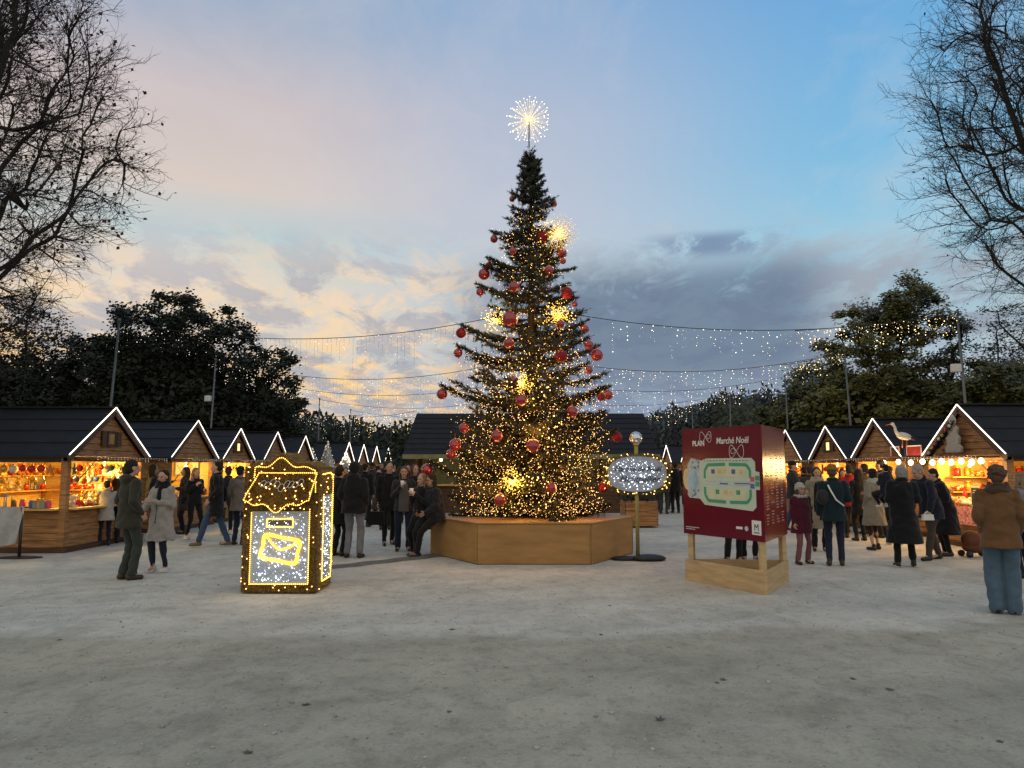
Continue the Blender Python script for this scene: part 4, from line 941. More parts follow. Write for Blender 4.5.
def xtree():
    rnd = random.Random(77); t = thing('christmas_tree', 'tall fir covered in warm fairy lights rising from the hexagonal planter', 'christmas tree', (TX, TY, 0))
    ztop = zpx(148)
    tr = MB(); tr.tube([(0, 0, .70), (.01, 0, 2.5), (0, 0, 5), (0, 0, ztop-.1)], [.13, .10, .06, .015], 10)
    nd = MB(); V = []; Fc = []; bulbs = []
    def needles(a, b, n, ln):
        d = b-a; dn = d.normalized(); o1 = dn.orthogonal().normalized(); o2 = dn.cross(o1)
        for i in range(n):
            f = rnd.random(); an = rnd.uniform(0, 2*PI); r_ = (o1*math.cos(an)+o2*math.sin(an)); q = (r_*.85+dn*rnd.uniform(.3, .9)).normalized()*ln*rnd.uniform(.7, 1.2)
            p = a+d*f; w = dn.cross(q).normalized()*.0078; o = len(V); V.extend((p-w, p+w, p+q)); Fc.append((o, o+1, o+2))
    def bough(z, ang, L, rise, dens=1.0, tipto=None, lights=1.0):
        d = Vector((math.cos(ang), math.sin(ang), 0)); a = Vector((0, 0, z))
        e = a+d*L+Vector((0, 0, rise*L)) if tipto is None else tipto
        m = a.lerp(e, .5)-Vector((0, 0, .09*L))
        pts = [a, a.lerp(m, .5)+Vector((0, 0, .0)), m, m.lerp(e, .5)-Vector((0, 0, .02*L)), e]
        tr.tube(pts, [.022*L+.006, .016*L+.005, .012*L+.004, .008*L+.003, .003], 4, False)
        n = max(5, int(L*11*dens))
        for i in range(int(n*1.25)):
            f = .12+.88*(i+rnd.random()*.6)/(n*1.25); k = min(3, int(f*4)); p = pts[k].lerp(pts[k+1], min(1, f*4-k)); dn = (pts[k+1]-pts[k]).normalized()
            sd = Vector((-d.y, d.x, 0))*(1 if i % 2 else -1)
            sl_ = (.12+.34*(1-f)*min(1, L))*rnd.uniform(.7, 1.2) if L > .4 else .13*rnd.uniform(.8, 1.3)
            q = p+(sd*.75+dn*.75+Vector((0, 0, rnd.uniform(-.28, .25)))).normalized()*sl_
            needles(p, q, int(30+130*sl_), .064)
            if rnd.random() < .85:
                q2 = q.lerp(p, .5)+(dn+Vector([rnd.gauss(0, .4) for _ in range(3)])).normalized()*sl_*.6; needles(q.lerp(p, .5), q2, 20, .055)
            if L > .35 and rnd.random() < .6: q3 = p+Vector((rnd.gauss(0, .05), rnd.gauss(0, .05), -rnd.uniform(.08, .24))); needles(p, q3, 22, .058)
            if rnd.random() < lights:
                for _ in range(2 if z < 3.4 else 1):
                    bulbs.append(p.lerp(q, rnd.random())+Vector([rnd.gauss(0, .035) for _ in range(3)]))
        for i in range(4): needles(pts[i], pts[i+1], int(22*L*dens)+5, .055)
        needles(e, e+(e-pts[3]).normalized()*.1, 12, .05)
    z = .86; k = 0
    while z < ztop-.22:
        tier = .5+.5*math.sin(z*15+.6*math.sin(k*1.7)); L = prof(z)*(rnd.uniform(.50, .80) if tier < .35 and z > 2.8 else rnd.uniform(.80, 1.06))
        hi = z > zpx(206)
        bough(z-.10*L, k*2.39996+rnd.gauss(0, .25), L, (.05 if z < 2.2 else .14)+rnd.gauss(0, .11)+(.35 if hi else 0), 1.15 if z < 3.2 else .95, lights=0 if hi else (1 if z < 3.6 else .9))
        z += .027 if z < 3.0 else (.046 if z < 5.6 else .027); k += 1
    # boughs that carry the outer baubles
    for (x, y, r) in BAUB:
        p = at(x, y, TY)-Vector((TX, TY, 0)); R_ = prof(p.z)
        if abs(p.x) > R_*.66:
            zz = p.z+r*TY/F+.04; L = abs(p.x); bough(zz-.20*L, 0 if p.x > 0 else PI, L, .2, 1.5, tipto=Vector((p.x, 0, zz+.02)), lights=.8 if zz < 6.3 else .1)
    for i in range(14): # leader
        a = i*2.4; zz = ztop-.30+i*.018; needles(Vector((0, 0, zz)), Vector((.09*math.cos(a), .09*math.sin(a), zz+.10)), 14, .045)
    tr.build('trunk', BARK, t); nd.add(V, Fc, False); tag(nd.build('needles', NEED, t), kind='stuff')
    # extra lights over the skirt of the tree
    for i in range(3600):
        zz = .78+3.0*rnd.random()**1.3; a = rnd.uniform(0, 2*PI); rr = prof(zz)*(.30+.66*rnd.random()**.8)*(1+.10*math.sin(a*7+zz*5)); bulbs.append(Vector((rr*math.cos(a), rr*math.sin(a), zz)))
    for i in range(650):
        zz = 3.6+3.0*rnd.random(); a = rnd.uniform(0, 2*PI); rr = prof(zz)*(.2+.65*rnd.random()); bulbs.append(Vector((rr*math.cos(a), rr*math.sin(a), zz)))
    rnd.shuffle(bulbs)
    front = sorted([b for b in bulbs if b.y < -.3], key=lambda b: b.y)[:100]; fs = set(id(b) for b in front)
    big = MB(); big.octa((0, 0, 0), .012); bm_ = big.mesh('fairy_light', LEDW)
    for b in front:
        o = bpy.data.objects.new('fairy_light', bm_); C.objects.link(o); o.parent = t; o.location = b
    rest = MB()
    for b in bulbs:
        if id(b) not in fs: rest.octa(b, rnd.choice((.0035, .0042, .005, .006, .008)))
    tag(rest.build('fairy_lights', LEDW, t), kind='stuff')
    # the strings light up the boughs round them
    for (x, y, z_, e) in ((.8, -1.0, 1.35, 6), (-.8, -1.0, 1.35, 6), (0, -1.1, 2.3, 6), (.6, -.6, 3.3, 3), (-.6, -.6, 3.3, 3), (0, -.55, 4.4, 3), (.1, -.4, 5.6, 1.5), (1.15, .2, 2.0, 4), (-1.15, .2, 2.0, 4)):
        l = bpy.data.lights.new('fairy glow', 'POINT'); l.energy = e*(4.6 if z_ < 3 else 3); l.color = (1, .45, .11); l.shadow_soft_size = .3
        lo = bpy.data.objects.new('fairy_string_light', l); C.objects.link(lo); lo.parent = t; lo.location = (x, y, z_)
xtree()
def baubles():
    sphere = MB(); sphere.ell((0, 0, 0), 1, 20, 14); me = [sphere.mesh('bauble', m) for m in (BALL, BALLG)]
    cap = MB(); cap.tube([(0, 0, .95), (0, 0, 1.18)], [.22, .18], 8); cap.tube([(0, 0, 1.18), (0, 0, 1.9)], .035, 4); cm = cap.mesh('cap', GC['gold'])
    def sector(x): return 'left edge' if x < 500-0 and x < 490 else ('middle' if x < 556 else 'right edge')
    cnt = {}; rows = sorted(BAUB, key=lambda b: b[1])
    for i, (x, y, r) in enumerate(rows):
        s = sector(x); cnt[s] = cnt.get(s, 0)+1; n = cnt[s]
        p = at(x, y, TY); R_ = prof(p.z); dx = p.x-TX; dy = -math.sqrt(max(0, R_*R_-dx*dx))*.92; q = at(x, y, TY+dy)
        rad = r*q.y/F
        t = thing('red_bauble', f'{"large " if r > 5.6 else ("small " if r < 4.1 else "")}red bauble on the {s} of the lit tree, {NTH[n-1] if n <= 15 else str(n)+"th"} from the top there', 'bauble', q, rnd_a.uniform(0, 6), 'red baubles hanging on the big tree')
        t.scale = (rad,)*3
        o = bpy.data.objects.new('ball', me[i % 5 == 2]); C.objects.link(o); o.parent = t
        o = bpy.data.objects.new('cap', cm); C.objects.link(o); o.parent = t
rnd_a = random.Random(1)
baubles()
def starburst(label, p, rad, n, seed, m, power, tip, col=(1, .62, .12), fill=0, rodm=None, stem=0, off=(0, 0, 0), outer=None):
    t = thing('starburst_light', label, 'light', p, 0, 'starburst lights'); rnd = random.Random(seed)
    rods = MB(); bl = MB()
    for i in range(n):
        zz = 1-2*(i+.5)/n; a = i*2.39996; d = Vector((math.sqrt(1-zz*zz)*math.cos(a), math.sqrt(1-zz*zz)*math.sin(a), zz)); L = rad*rnd.uniform(.82, 1.0)
        rods.tube([d*.02, d*L], .0045, 3, False); bl.octa(d*L, tip*(.8 if rodm is None or stem else .45))
        for k in range(1, 4): 
            if rnd.random() < .4: bl.octa(d*L*(k/4+rnd.uniform(0, .1)), tip*.45)
    for i in range(fill):
        d = Vector((rnd.gauss(0, .46), rnd.gauss(0, .4), rnd.gauss(0, .34)+.25*math.sin(i)))*rad+Vector(off); bl.octa(d, tip*rnd.uniform(.4, 1.1))
    rods.build('rods', rodm or mat('pale gold rod', (.55, .45, .25), .35, .5), t); tag(bl.build('bulbs', m, t), kind='stuff')
    if stem: MB().tube([(0, 0, -rad-stem), (0, 0, 0)], .014, 6).build('stem', METAL, t)
    if power:
        l = bpy.data.lights.new('starburst', 'POINT'); l.energy = power; l.color = col; l.shadow_soft_size = .08
        lo = bpy.data.objects.new('starburst_lamp', l); C.objects.link(lo); lo.parent = t; lo.location = (0, -.05, 0)
starburst('round white starburst light on the very top of the lit tree', at(529, 120, TY), .46, 90, 1, LEDI, 0, .011, stem=.12, rodm=mat('lit pale rod', (.8, .7, .5), emit=(1, .84, .60), es=.62))
starburst('large yellow starburst light high on the right of the lit tree', at(559, 234, TY-.35), .40, 90, 2, LEDY, 9, .010, fill=170, off=(-.17, 0, -.03), rodm=mat('faint rod', (.7, .6, .4), emit=(1, .75, .45), es=.30))
starburst('yellow starburst light at mid height on the left of the lit tree', at(496, 319, TY-.5), .26, 24, 3, LEDY, 12, .011, fill=130)
starburst('yellow starburst light at mid height on the right of the lit tree', at(558, 316, TY-.6), .30, 26, 4, LEDY, 14, .011, fill=150)
starburst('yellow starburst light in the middle of the lit tree', at(520, 384, TY-1.0), .28, 26, 5, LEDY, 16, .011, fill=150)
starburst('low glowing starburst light near the foot of the lit tree', at(512, 481, TY-1.1), .24, 24, 6, LEDY, 20, .011, fill=170)

# ================================================================== MAILBOX
def bead_line(mb, pts, r=.009, step=.026, off=(0, 0, 0)):
    pts = [Vector(p)+Vector(off) for p in pts]; carry = 0
    for a, b in zip(pts, pts[1:]):
        L = (b-a).length; s_ = carry
        while s_ < L: mb.octa(a.lerp(b, s_/L), r); s_ += step
        carry = s_-L
def mailbox():
    fa, fb = gd(240.5, 594), gd(318, 592.5); x0, x1, yf, dp = fa.x, fb.x, fa.y, .80
    t = thing('light_mailbox', 'tall mailbox made of gold tinsel and rope lights with a glowing envelope on its front', 'mailbox', ((x0+x1)/2, yf+dp/2, 0))
    w = (x1-x0)/2; hy = dp/2
    # silhouette of the front: wavy crest
    def crest(u): return 1.655+.125*math.exp(-(u/.42)**2)+.03*math.cos(u*PI*3.0)*(1-abs(u)*.3)
    n = 28; body = MB(); tp = [(-w+2*w*i/n, crest(-1+2*i/n)) for i in range(n+1)]
    poly = [(-w, .02), (w, .02)]+tp[::-1]
    body.prism(poly, dp, frame((0, hy, 0), (1, 0, 0), (0, 0, 1)))
    body.build('body', TINSB, t)
    # tinsel: thousands of fine blades on frame surfaces
    rnd = random.Random(9); tn = MB(); V = []; Fc = []
    def blade(p, nrm):
        d = (Vector(nrm)*rnd.uniform(.3, 1.0)+Vector([rnd.gauss(0, .6) for _ in range(3)])).normalized()*rnd.uniform(.02, .045); o_ = d.orthogonal().normalized()*.0035; o = len(V); V.extend((p-o_, p+o_, p+d)); Fc.append((o, o+1, o+2))
    for i in range(15000):
        u = rnd.uniform(-1, 1); z = rnd.uniform(.02, 1.8); x = u*w
        if z > crest(u): continue
        if -.77 < u < .81 and .13 < z < 1.06: continue
        blade(Vector((x, -hy, z)), (0, -1, 0))
    for i in range(6000):
        y = rnd.uniform(-hy, hy); z = rnd.uniform(.02, 1.6)
        if -hy*.62 < y < hy*.62 and .14 < z < 1.28: continue
        blade(Vector((w, y, z)), (1, 0, 0))
    for i in range(2500): u = rnd.uniform(-1, 1); blade(Vector((u*w, rnd.uniform(-hy, hy), crest(u))), (0, 0, 1))
    for i in range(1800): blade(Vector((-w, rnd.uniform(-hy, hy), rnd.uniform(.02, 1.6))), (-1, 0, 0))
    # front panel
    px0, px1, pz0, pz1 = -.76*w, .80*w, .13, 1.06
    MB().box(px0, px1, -hy-.022, -hy-.002, pz0, pz1).build('front_panel', PANEL, t)
    MB().box(w+.002, w+.02, -hy*.60, hy*.60, .14, 1.26).build('side_panel', PANEL, t)
    # scalloped awning bulging out
    aw = MB(); nu, nv = 24, 8; ax0, ax1 = -.58*w, .98*w; bx0, bx1 = -.90*w, .84*w
    def low_z(u): return 1.18-.10*math.sin(u*PI)**4+.028*math.cos(u*PI*6)
    def awp(u, v):
        x = (ax0+(ax1-ax0)*u)*(1-v)+(bx0+(bx1-bx0)*u)*v; z = 1.56*(1-v)+low_z(u)*v; y = -hy-.03-.12*math.sin(v*PI/2)**1.3; return Vector((x, y, z))
    vs = [awp(i/nu, j/nv) for j in range(nv+1) for i in range(nu+1)]; fs = [(j*(nu+1)+i, (j+1)*(nu+1)+i, (j+1)*(nu+1)+i+1, j*(nu+1)+i+1) for j in range(nv) for i in range(nu)]
    o = len(vs); vs2 = [Vector((v.x, v.y+.02, v.z)) for v in vs]; aw.add(vs+vs2, fs+[tuple(o+k for k in f[::-1]) for f in fs], True); 
    av = aw.build('awning', TINSB, t)
    # awning cheeks close the sides
    ck = MB()
    for u in (0, 1):
        a = [awp(u, j/nv) for j in range(nv+1)]; b = [Vector((q.x, -hy, q.z)) for q in a]
        for j in range(nv): ck.add([a[j], a[j+1], b[j+1], b[j]], [(0, 1, 2, 3), (3, 2, 1, 0)] if False else [(0, 1, 2, 3)], False)
    ck.build('awning_cheeks', TINSB, t)
    for i in range(6500):
        u, v = rnd.random(), rnd.random(); blade(awp(u, v), (0, -1, .25))
    tn.add(V, Fc, False); tag(tn.build('tinsel', TINSEL, t), kind='stuff')
    # rope lights
    yb = -hy-.035; r = MB()
    bead_line(r, [(-.72*w, yb, 1.50)]+[(-.70*w+1.62*w*i/40, yb, crest(-.7+1.62*i/40)-.05) for i in range(41)]+[(.93*w, yb, 1.5), (.94*w, yb, 1.30)])
    bead_line(r, [(px0, yb, 1.04), (px0, yb, pz0), (px1, yb, pz0), (px1, yb, 1.10)])
    off = (0, -.022, 0)
    bead_line(r, [awp(i/20, 0) for i in range(21)]+[awp(1, j/8) for j in range(1, 9)]+[awp(1-i/60, 1) for i in range(1, 61)]+[awp(0, 1-j/8) for j in range(1, 9)], off=off)
    r.build('rope_light', LEDY, t)
    s = MB(); xs = w+.035
    bead_line(s, [(xs, -hy*.8, 1.54), (xs, hy*.3, 1.56), (xs, hy*.70, 1.50), (xs, hy*.70, .35), (xs, hy*.62, .20)]); s.build('rope_light', LEDY, t); s = MB()
    bead_line(s, [(xs, -hy*.60, 1.27), (xs, -hy*.60, .14), (xs, hy*.60, .14), (xs, hy*.60, 1.27)])
    s.build('rope_light', LEDY, t)
    # slot
    sl_ = MB(); sx0, sx1, sz0, sz1 = -.34*w, .36*w, .86, .965; ys = -hy-.036
    sl_.box(sx0+.02, sx1-.02, -hy-.030, -hy-.023, sz0+.02, sz1-.02); so = sl_.build('letter_slot', mat('slot shade', (.10, .09, .08), .8), t)
    b = MB(); bead_line(b, [(sx0, ys, sz0), (sx1, ys, sz0), (sx1, ys, sz1), (sx0, ys, sz1), (sx0, ys, sz0)], .0095, .02); b.build('slot_rope_light', LEDY, so)
    # envelope, tilted
    e = MB(); ce = Vector((.04*w, -hy-.04, .575)); rot = Matrix.Rotation(R(-12), 4, 'Y')
    def E(x, z): 
        q = Matrix.Rotation(R(11), 4, 'Y') @ Vector((x, 0, z)); return ce+q
    for k in (0, .014, .028): 
        a, c = .235-k, .155-k; bead_line(e, spline([E(-a, -c), E(0, -c-.008), E(a, -c), E(a+.01, 0), E(a, c), E(0, c+.008), E(-a, c), E(-a-.01, 0)], 6, True), .0105, .019)
    for k in (0, .018): bead_line(e, spline([E(-.20, .13-k), E(-.09, .04-k), E(0, .005-k), E(.09, .04-k), E(.20, .13-k)], 6), .0105, .019)
    e.build('envelope_rope_light', mat('amber rope light', (.9, .6, .1), emit=(1, .45, .03), es=3.0), t)
    # scattered leds on the panels
    c = MB()
    for i in range(300): c.octa((rnd.uniform(px0+.03, px1-.03), -hy-.03, rnd.uniform(pz0+.03, pz1-.02)), rnd.choice((.0025, .003, .004, .005, .0085)))
    for i in range(150): c.octa((w+.028, rnd.uniform(-hy*.58, hy*.58), rnd.uniform(.16, 1.24)), rnd.choice((.003, .006)))
    tag(c.build('cool_lights', LEDC, t), kind='stuff')
    y_ = MB()
    for i in range(46): q = awp(rnd.random(), rnd.random()); y_.octa(q+Vector((0, -.03, 0)), .010)
    for i in range(150):
        u = rnd.uniform(-1, 1); z = rnd.uniform(.04, 1.7)
        if z > crest(u) or (-.82 < u < .86 and .12 < z < 1.08): continue
        y_.octa((u*w, -hy-.03, z), .009)
    for i in range(60): 
        y2, z = rnd.uniform(-hy, hy), rnd.uniform(.04, 1.56)
        if abs(y2) < hy*.62 and z < 1.28: continue
        y_.octa((w+.03, y2, z), .009)
    tag(y_.build('warm_lights', LEDW, t), kind='stuff')
    # silver scroll ornament on the awning
    q = MB(); 
    for k in range(9):
        cx_ = -.24+.06*k; ps = []
        for i in range(14):
            a = i/13*2*PI*1.2+k; u_ = (cx_+.035*math.cos(a)+w*.75)/(1.6*w); pt = awp(min(1, max(0, u_)), .34+.10*math.sin(a)+.05*math.sin(k*2.1)); ps.append(pt+Vector((0, -.03, 0)))
        q.tube(ps, .0045, 4)
    q.build('silver_scroll', SILV, t)
    # glow of the leds on the panel and on the sand
    for (p, e_, cl) in (((-.05, -hy-.42, .50), 2.2, (.75, .88, 1)), ((0, -hy-.45, 1.25), 1.6, (1, .6, .18)), ((w+.35, 0, .8), 1.3, (1, .75, .4))):
        l = bpy.data.lights.new('led glow', 'POINT'); l.energy = e_*1.2; l.color = cl; l.shadow_soft_size = .25
        lo = bpy.data.objects.new('led_string_light', l); C.objects.link(lo); lo.parent = t; lo.location = p
mailbox()

# ================================================================== MAP SIGN
def mapsign():
    A = gd(684.5, 579.5); B = gd(767, 595.5); D_ = gd(789.5, 581); ce = (A+B+D_)/3
    t = thing('map_sign', 'three sided burgundy map sign of the Christmas market on a pale lumber base', 'sign', ce)
    c = [A-ce, B-ce, D_-ce]
    # base box: three planks
    for i in range(3):
        a, b = c[i], c[(i+1) % 3]; d = (b-a).normalized(); L = (b-a).length
        MB().box(0.02, L-.02, 0.0, .30, -.04, 0.0, M=frame(a, d, (0, 0, 1)), ch=.004).build('base_plank', LUMBER, t)
    bd = MB(); bd.prism([(q.x*.93, q.y*.93) for q in c], .02, Matrix.Translation((0, 0, .05))); bd.build('base_floor', LUMBER, t)
    for i in range(3):
        q = c[i]*.865; ang = math.atan2(q.y, q.x)
        MB().box(-.04, .04, -.04, .04, .071, .80, M=Matrix.Translation(q) @ Matrix.Rotation(ang, 4, 'Z'), ch=.005).build('post', LUMBER, t)
    z0, z1 = .67, 2.19; cc = [q*1.0 for q in c]
    names = ['map_panel', 'list_panel', 'back_panel']; pan = []
    for i in range(3):
        a, b = cc[i], cc[(i+1) % 3]; d = (b-a).normalized(); L = (b-a).length
        M = frame(a+Vector((0, 0, z0)), d, (0, 0, 1)); pan.append((MB().box(.012, L-.012, 0, z1-z0, -.012, 0.0, M=M).build(names[i], RED, t), M, L))
    MB().prism([(q.x*.95, q.y*.95) for q in c], .02, Matrix.Translation((0, 0, z1-.022))).build('lid', RED, t)
    # ---- map face
    o, M, L = pan[0]; Hh = z1-z0
    def q(name, mb, m): return mb.build(name, m, o)
    def P(u, v, k=0): return M @ Vector((u*L, v*Hh, .001+.0016*k))
    def poly(pts, k, m, name): 
        b = MB(); b.prism([(u*L, v*Hh) for u, v in pts], .0012, M @ Matrix.Translation((0, 0, .0005+.0016*k))); return b.build(name, m, o)
    pale = mat('pale map green', (.50, .60, .47), .5, var=.06); green = mat('map green', (.05, .30, .17), .5, var=.08); cream = mat('map cream', (.60, .60, .40), .5, var=.08)
    blue = mat('map blue', (.07, .12, .32), .5); sky_ = mat('map light blue', (.34, .50, .60), .5); sand = mat('map sand', (.62, .50, .28), .5); lil = mat('map grey lilac', (.45, .50, .55), .5, var=.25, scale=14)
    poly([(.085, .66), (.075, .37), (.10, .345), (.30, .335), (.30, .69), (.13, .72)], 0, lil, 'map_area')
    ov = [(.075+.055*math.cos(a*PI/8), .52+.105*math.sin(a*PI/8)) for a in range(16)]; poly(ov, 1, sand, 'map_area')
    ov = [(.15+.065*math.cos(a*PI/8), .51+.10*math.sin(a*PI/8)) for a in range(16)]; poly(ov, 2, sky_, 'map_area')
    poly([(.28, .70), (.24, .66), (.24, .34), (.30, .285), (.88, .255), (.92, .29), (.92, .44), (.965, .44), (.965, .59), (.92, .60), (.92, .68), (.88, .715), (.34, .715)], 1, pale, 'map_area')
    def band(pts, wd, k, m, name='map_track'):
        b = MB()
        pts = [Vector((u*L, v*Hh, .0016*k+.0006)) for u, v in pts]
        for a_, b_ in zip(pts, pts[1:]): b.obox(M @ a_, M @ b_, wd, .0014, up=M.to_3x3() @ Vector((0, 0, 1)))
        b.build(name, m, o)
    for s in (0, 1):
        f = (lambda v: v) if s == 0 else (lambda v: 1.0-v-.02)
        band([(.31, f(.53)), (.31, f(.60)), (.35, f(.655)), (.57, f(.66))], .045, 2, green); band([(.615, f(.66)), (.82, f(.655)), (.86, f(.61)), (.86, f(.54))], .045, 2, green)
        poly([(.36, f(.55)), (.36, f(.635)), (.81, f(.635)), (.81, f(.55))], 3, cream, 'map_area')
    band([(.32, .505), (.88, .505)], .012, 3, lil, 'map_line'); band([(.32, .475), (.88, .475)], .012, 3, lil, 'map_line'); band([(.50, .485), (.60, .485)], .02, 4, blue, 'map_mark'); band([(.68, .49), (.86, .49)], .014, 4, blue, 'map_mark')
    for (u, v, m_) in ((.42, .595, blue), (.67, .595, blue), (.50, .60, sand), (.56, .60, sand), (.76, .595, sand), (.47, .41, green), (.57, .405, sand), (.63, .40, sand), (.72, .41, green), (.885, .53, GC['pink']), (.94, .49, green), (.885, .47, blue), (.94, .54, green)):
        poly([(u-.022, v-.02), (u+.022, v-.02), (u+.022, v+.02), (u-.022, v+.02)], 5, m_, 'map_mark')
    rr = random.Random(2)
    for i in range(16):
        u, v = rr.uniform(.11, .23), rr.choice((rr.uniform(.36, .42), rr.uniform(.60, .70))); poly([(u-.012, v-.009), (u+.012, v-.009), (u+.006, v+.012)], 4, (blue, green, sand)[i % 3], 'map_mark')
    for i in range(14):
        u = .30+.04*i; poly([(u, .69), (u+.022, .69), (u+.022, .696), (u, .696)], 4, blue, 'map_mark')
    text('title_lettering', 'PLAN', .105, M @ Matrix.Translation((.235*L, .835*Hh, .002)), WHITE, o, offset=.003)
    text('title_lettering', 'Marché Noël', .125, M @ Matrix.Translation((.66*L, .848*Hh, .002)), WHITE, o, shear=.12, sx=.92, offset=.001)
    def swirl(cu, cv, s, mir=1):
        ps = []
        for i in range(60): a = i/59*2*PI; ps.append(P(cu+mir*s*math.sin(a)*1.0, cv+s*.75*math.sin(2*a)*.9/1.0, 1))
        b = MB(); b.tube(ps, .0042, 4); ps = [P(cu+mir*s*.5+s*.35*math.cos(a_*.3)*(1-a_*.02), cv+s*.35*math.sin(a_*.3)*(1-a_*.02), 1) for a_ in range(22)]; b.tube(ps, .0036, 4); b.build('scroll', WHITE, o)
    swirl(.33, .915, .075); swirl(.71, .775, .085, -1)
    poly([(.862, .055), (.985-.02, .052), (.965, .175), (.862, .178)], 1, WHITE, 'logo_plate')
    text('logo_lettering', 'M', .125, M @ Matrix.Translation((.913*L, .090*Hh, .004)), BLACKP, o, offset=0, sx=.9)
    band([(.885, .073), (.945, .073)], .012, 3, RED, 'logo_line')
    ov = [(.80+.022*math.cos(a*PI/6), .10+.022*math.sin(a*PI/6)) for a in range(12)]; poly(ov, 1, lil, 'logo_disc')
    poly([(.68, .09), (.755, .09), (.755, .112), (.68, .112)], 1, WHITE, 'logo_plate')
    b = MB()
    for k in range(2):
        for i in range(10-3*k): 
            u = .04+.018*i; a_ = M @ Vector((u*L, (.065-.018*k)*Hh, .001)); b_ = M @ Vector(((u+.013)*L, (.065-.018*k)*Hh, .001)); b.obox(a_, b_, .010, .0012, up=M.to_3x3() @ Vector((0, 0, 1)))
    tag(b.build('small_print', WHITE, o), kind='stuff')
    # ---- list face
    o, M, L = pan[1]; rr = random.Random(5); b = MB(); up = M.to_3x3() @ Vector((0, 0, 1))
    for col in range(4):
        v = .74
        while v > .14:
            if rr.random() < .82:
                wd = rr.uniform(.05, .13); u = .10+.215*col; x = 0
                while x < wd: 
                    s_ = rr.uniform(.012, .035); b.obox(M @ Vector(((u+x)*L, v*Hh, .001)), M @ Vector(((u+min(wd, x+s_))*L, v*Hh, .001)), .014, .001, up=up); x += s_+.008
            v -= .026
    tag(b.build('list_print', mat('pinkish print', (.50, .30, .28), .5), o), kind='stuff')
mapsign()

# ================================================================== ROUND TEXT SIGN ON A POLE
def oval_sign():
    b0 = gd(638, 560); t = thing('oval_sign', 'oval frosted light sign on a wooden pole with a silver ball on top', 'sign', (b0.x, b0.y, 0))
    MB().tube([(0, 0, .04), (0, 0, 2.02)], .035, 10).build('pole', STEM, t)
    zc = at(637, 474, b0.y).z; a, c = .52, .31
    pl = [(a*(abs(math.cos(q))**.75)*(1 if math.cos(q) > 0 else -1), c*(abs(math.sin(q))**.80)*(1 if math.sin(q) > 0 else -1)) for q in [2*PI*i/40 for i in range(40)]]
    M = frame((0, -.05, zc), (1, 0, 0), (0, 0, 1)); b = MB(); b.prism(pl, .05, M); b.build('panel', PANEL, t)
    rnd = random.Random(8); V = []; Fc = []; g_ = MB(); w = MB()
    for i in range(2600):
        q = rnd.uniform(0, 2*PI); k = rnd.gauss(1.07, .05); p = Vector((a*k*(abs(math.cos(q))**.75)*(1 if math.cos(q) > 0 else -1), rnd.gauss(-.05, .035), zc+c*k*1.03*(abs(math.sin(q))**.80)*(1 if math.sin(q) > 0 else -1)))
        d = Vector([rnd.gauss(0, 1) for _ in range(3)]).normalized()*.05; o_ = d.orthogonal().normalized()*.005; o = len(V); V.extend((p-o_, p+o_, p+d)); Fc.append((o, o+1, o+2))
        if i % 44 == 0: w.octa(p+Vector((0, -.04, 0)), .011)
    g_.add(V, Fc, False); tag(g_.build('garland', mat('garland green', (.05, .06, .02), .7, col2=(.16, .13, .03)), t), kind='stuff'); tag(w.build('garland_lights', LEDW, t), kind='stuff')
    s = MB()
    for i in range(170): 
        q = rnd.uniform(0, 2*PI); k = math.sqrt(rnd.random())*.93; s.octa((a*k*math.cos(q), -.103, zc+c*k*math.sin(q)), rnd.choice((.003, .004, .005, .009)))
    tag(s.build('cool_lights', LEDC, t), kind='stuff')
    inkm = mat('black wire lettering', (.03, .03, .035), .5)
    text('lettering', 'Marché de Noël', .135, frame((0, -.108, zc+.045), (1, 0, 0), (0, 0, 1)), inkm, t, shear=.35, extrude=.004, sx=.93)
    text('lettering', 'Montpellier', .15, frame((.03, -.108, zc-.135), (1, 0, 0), (0, 0, 1)), inkm, t, shear=.35, extrude=.004)
    MB().ell((0, 0, at(635, 438, b0.y).z), .115, 20, 14).build('silver_ball', SILV, t)
    MB().tube([(0, 0, 2.021), (0, 0, 2.05)], .05, 10).build('ball_holder', GC['gold'], t)
    l = bpy.data.lights.new('sign glow', 'POINT'); l.energy = 1.6; l.color = (.85, .9, 1); l.shadow_soft_size = .2
    lo = bpy.data.objects.new('led_string_light', l); C.objects.link(lo); lo.parent = t; lo.location = (0, -.5, zc)
    # sand bag lying over the foot
    b = MB()
    for (cx_, cy_, rx, ry, rz_) in ((-.22, .02, .26, .17, .045), (.18, -.10, .30, .16, .075), (.0, .10, .3, .18, .04)): b.ell((cx_, cy_, rz_*.6), (rx, ry, rz_), 16, 8)
    o = b.build('sand_bag', BLACKP); o.location = (b0.x, b0.y-.02, 0)
    for v in o.data.vertices: v.co.z = max(v.co.z, .003)
    tag(o, 'flat black sand bag lying over the foot of the oval sign pole', 'sandbag')
oval_sign()

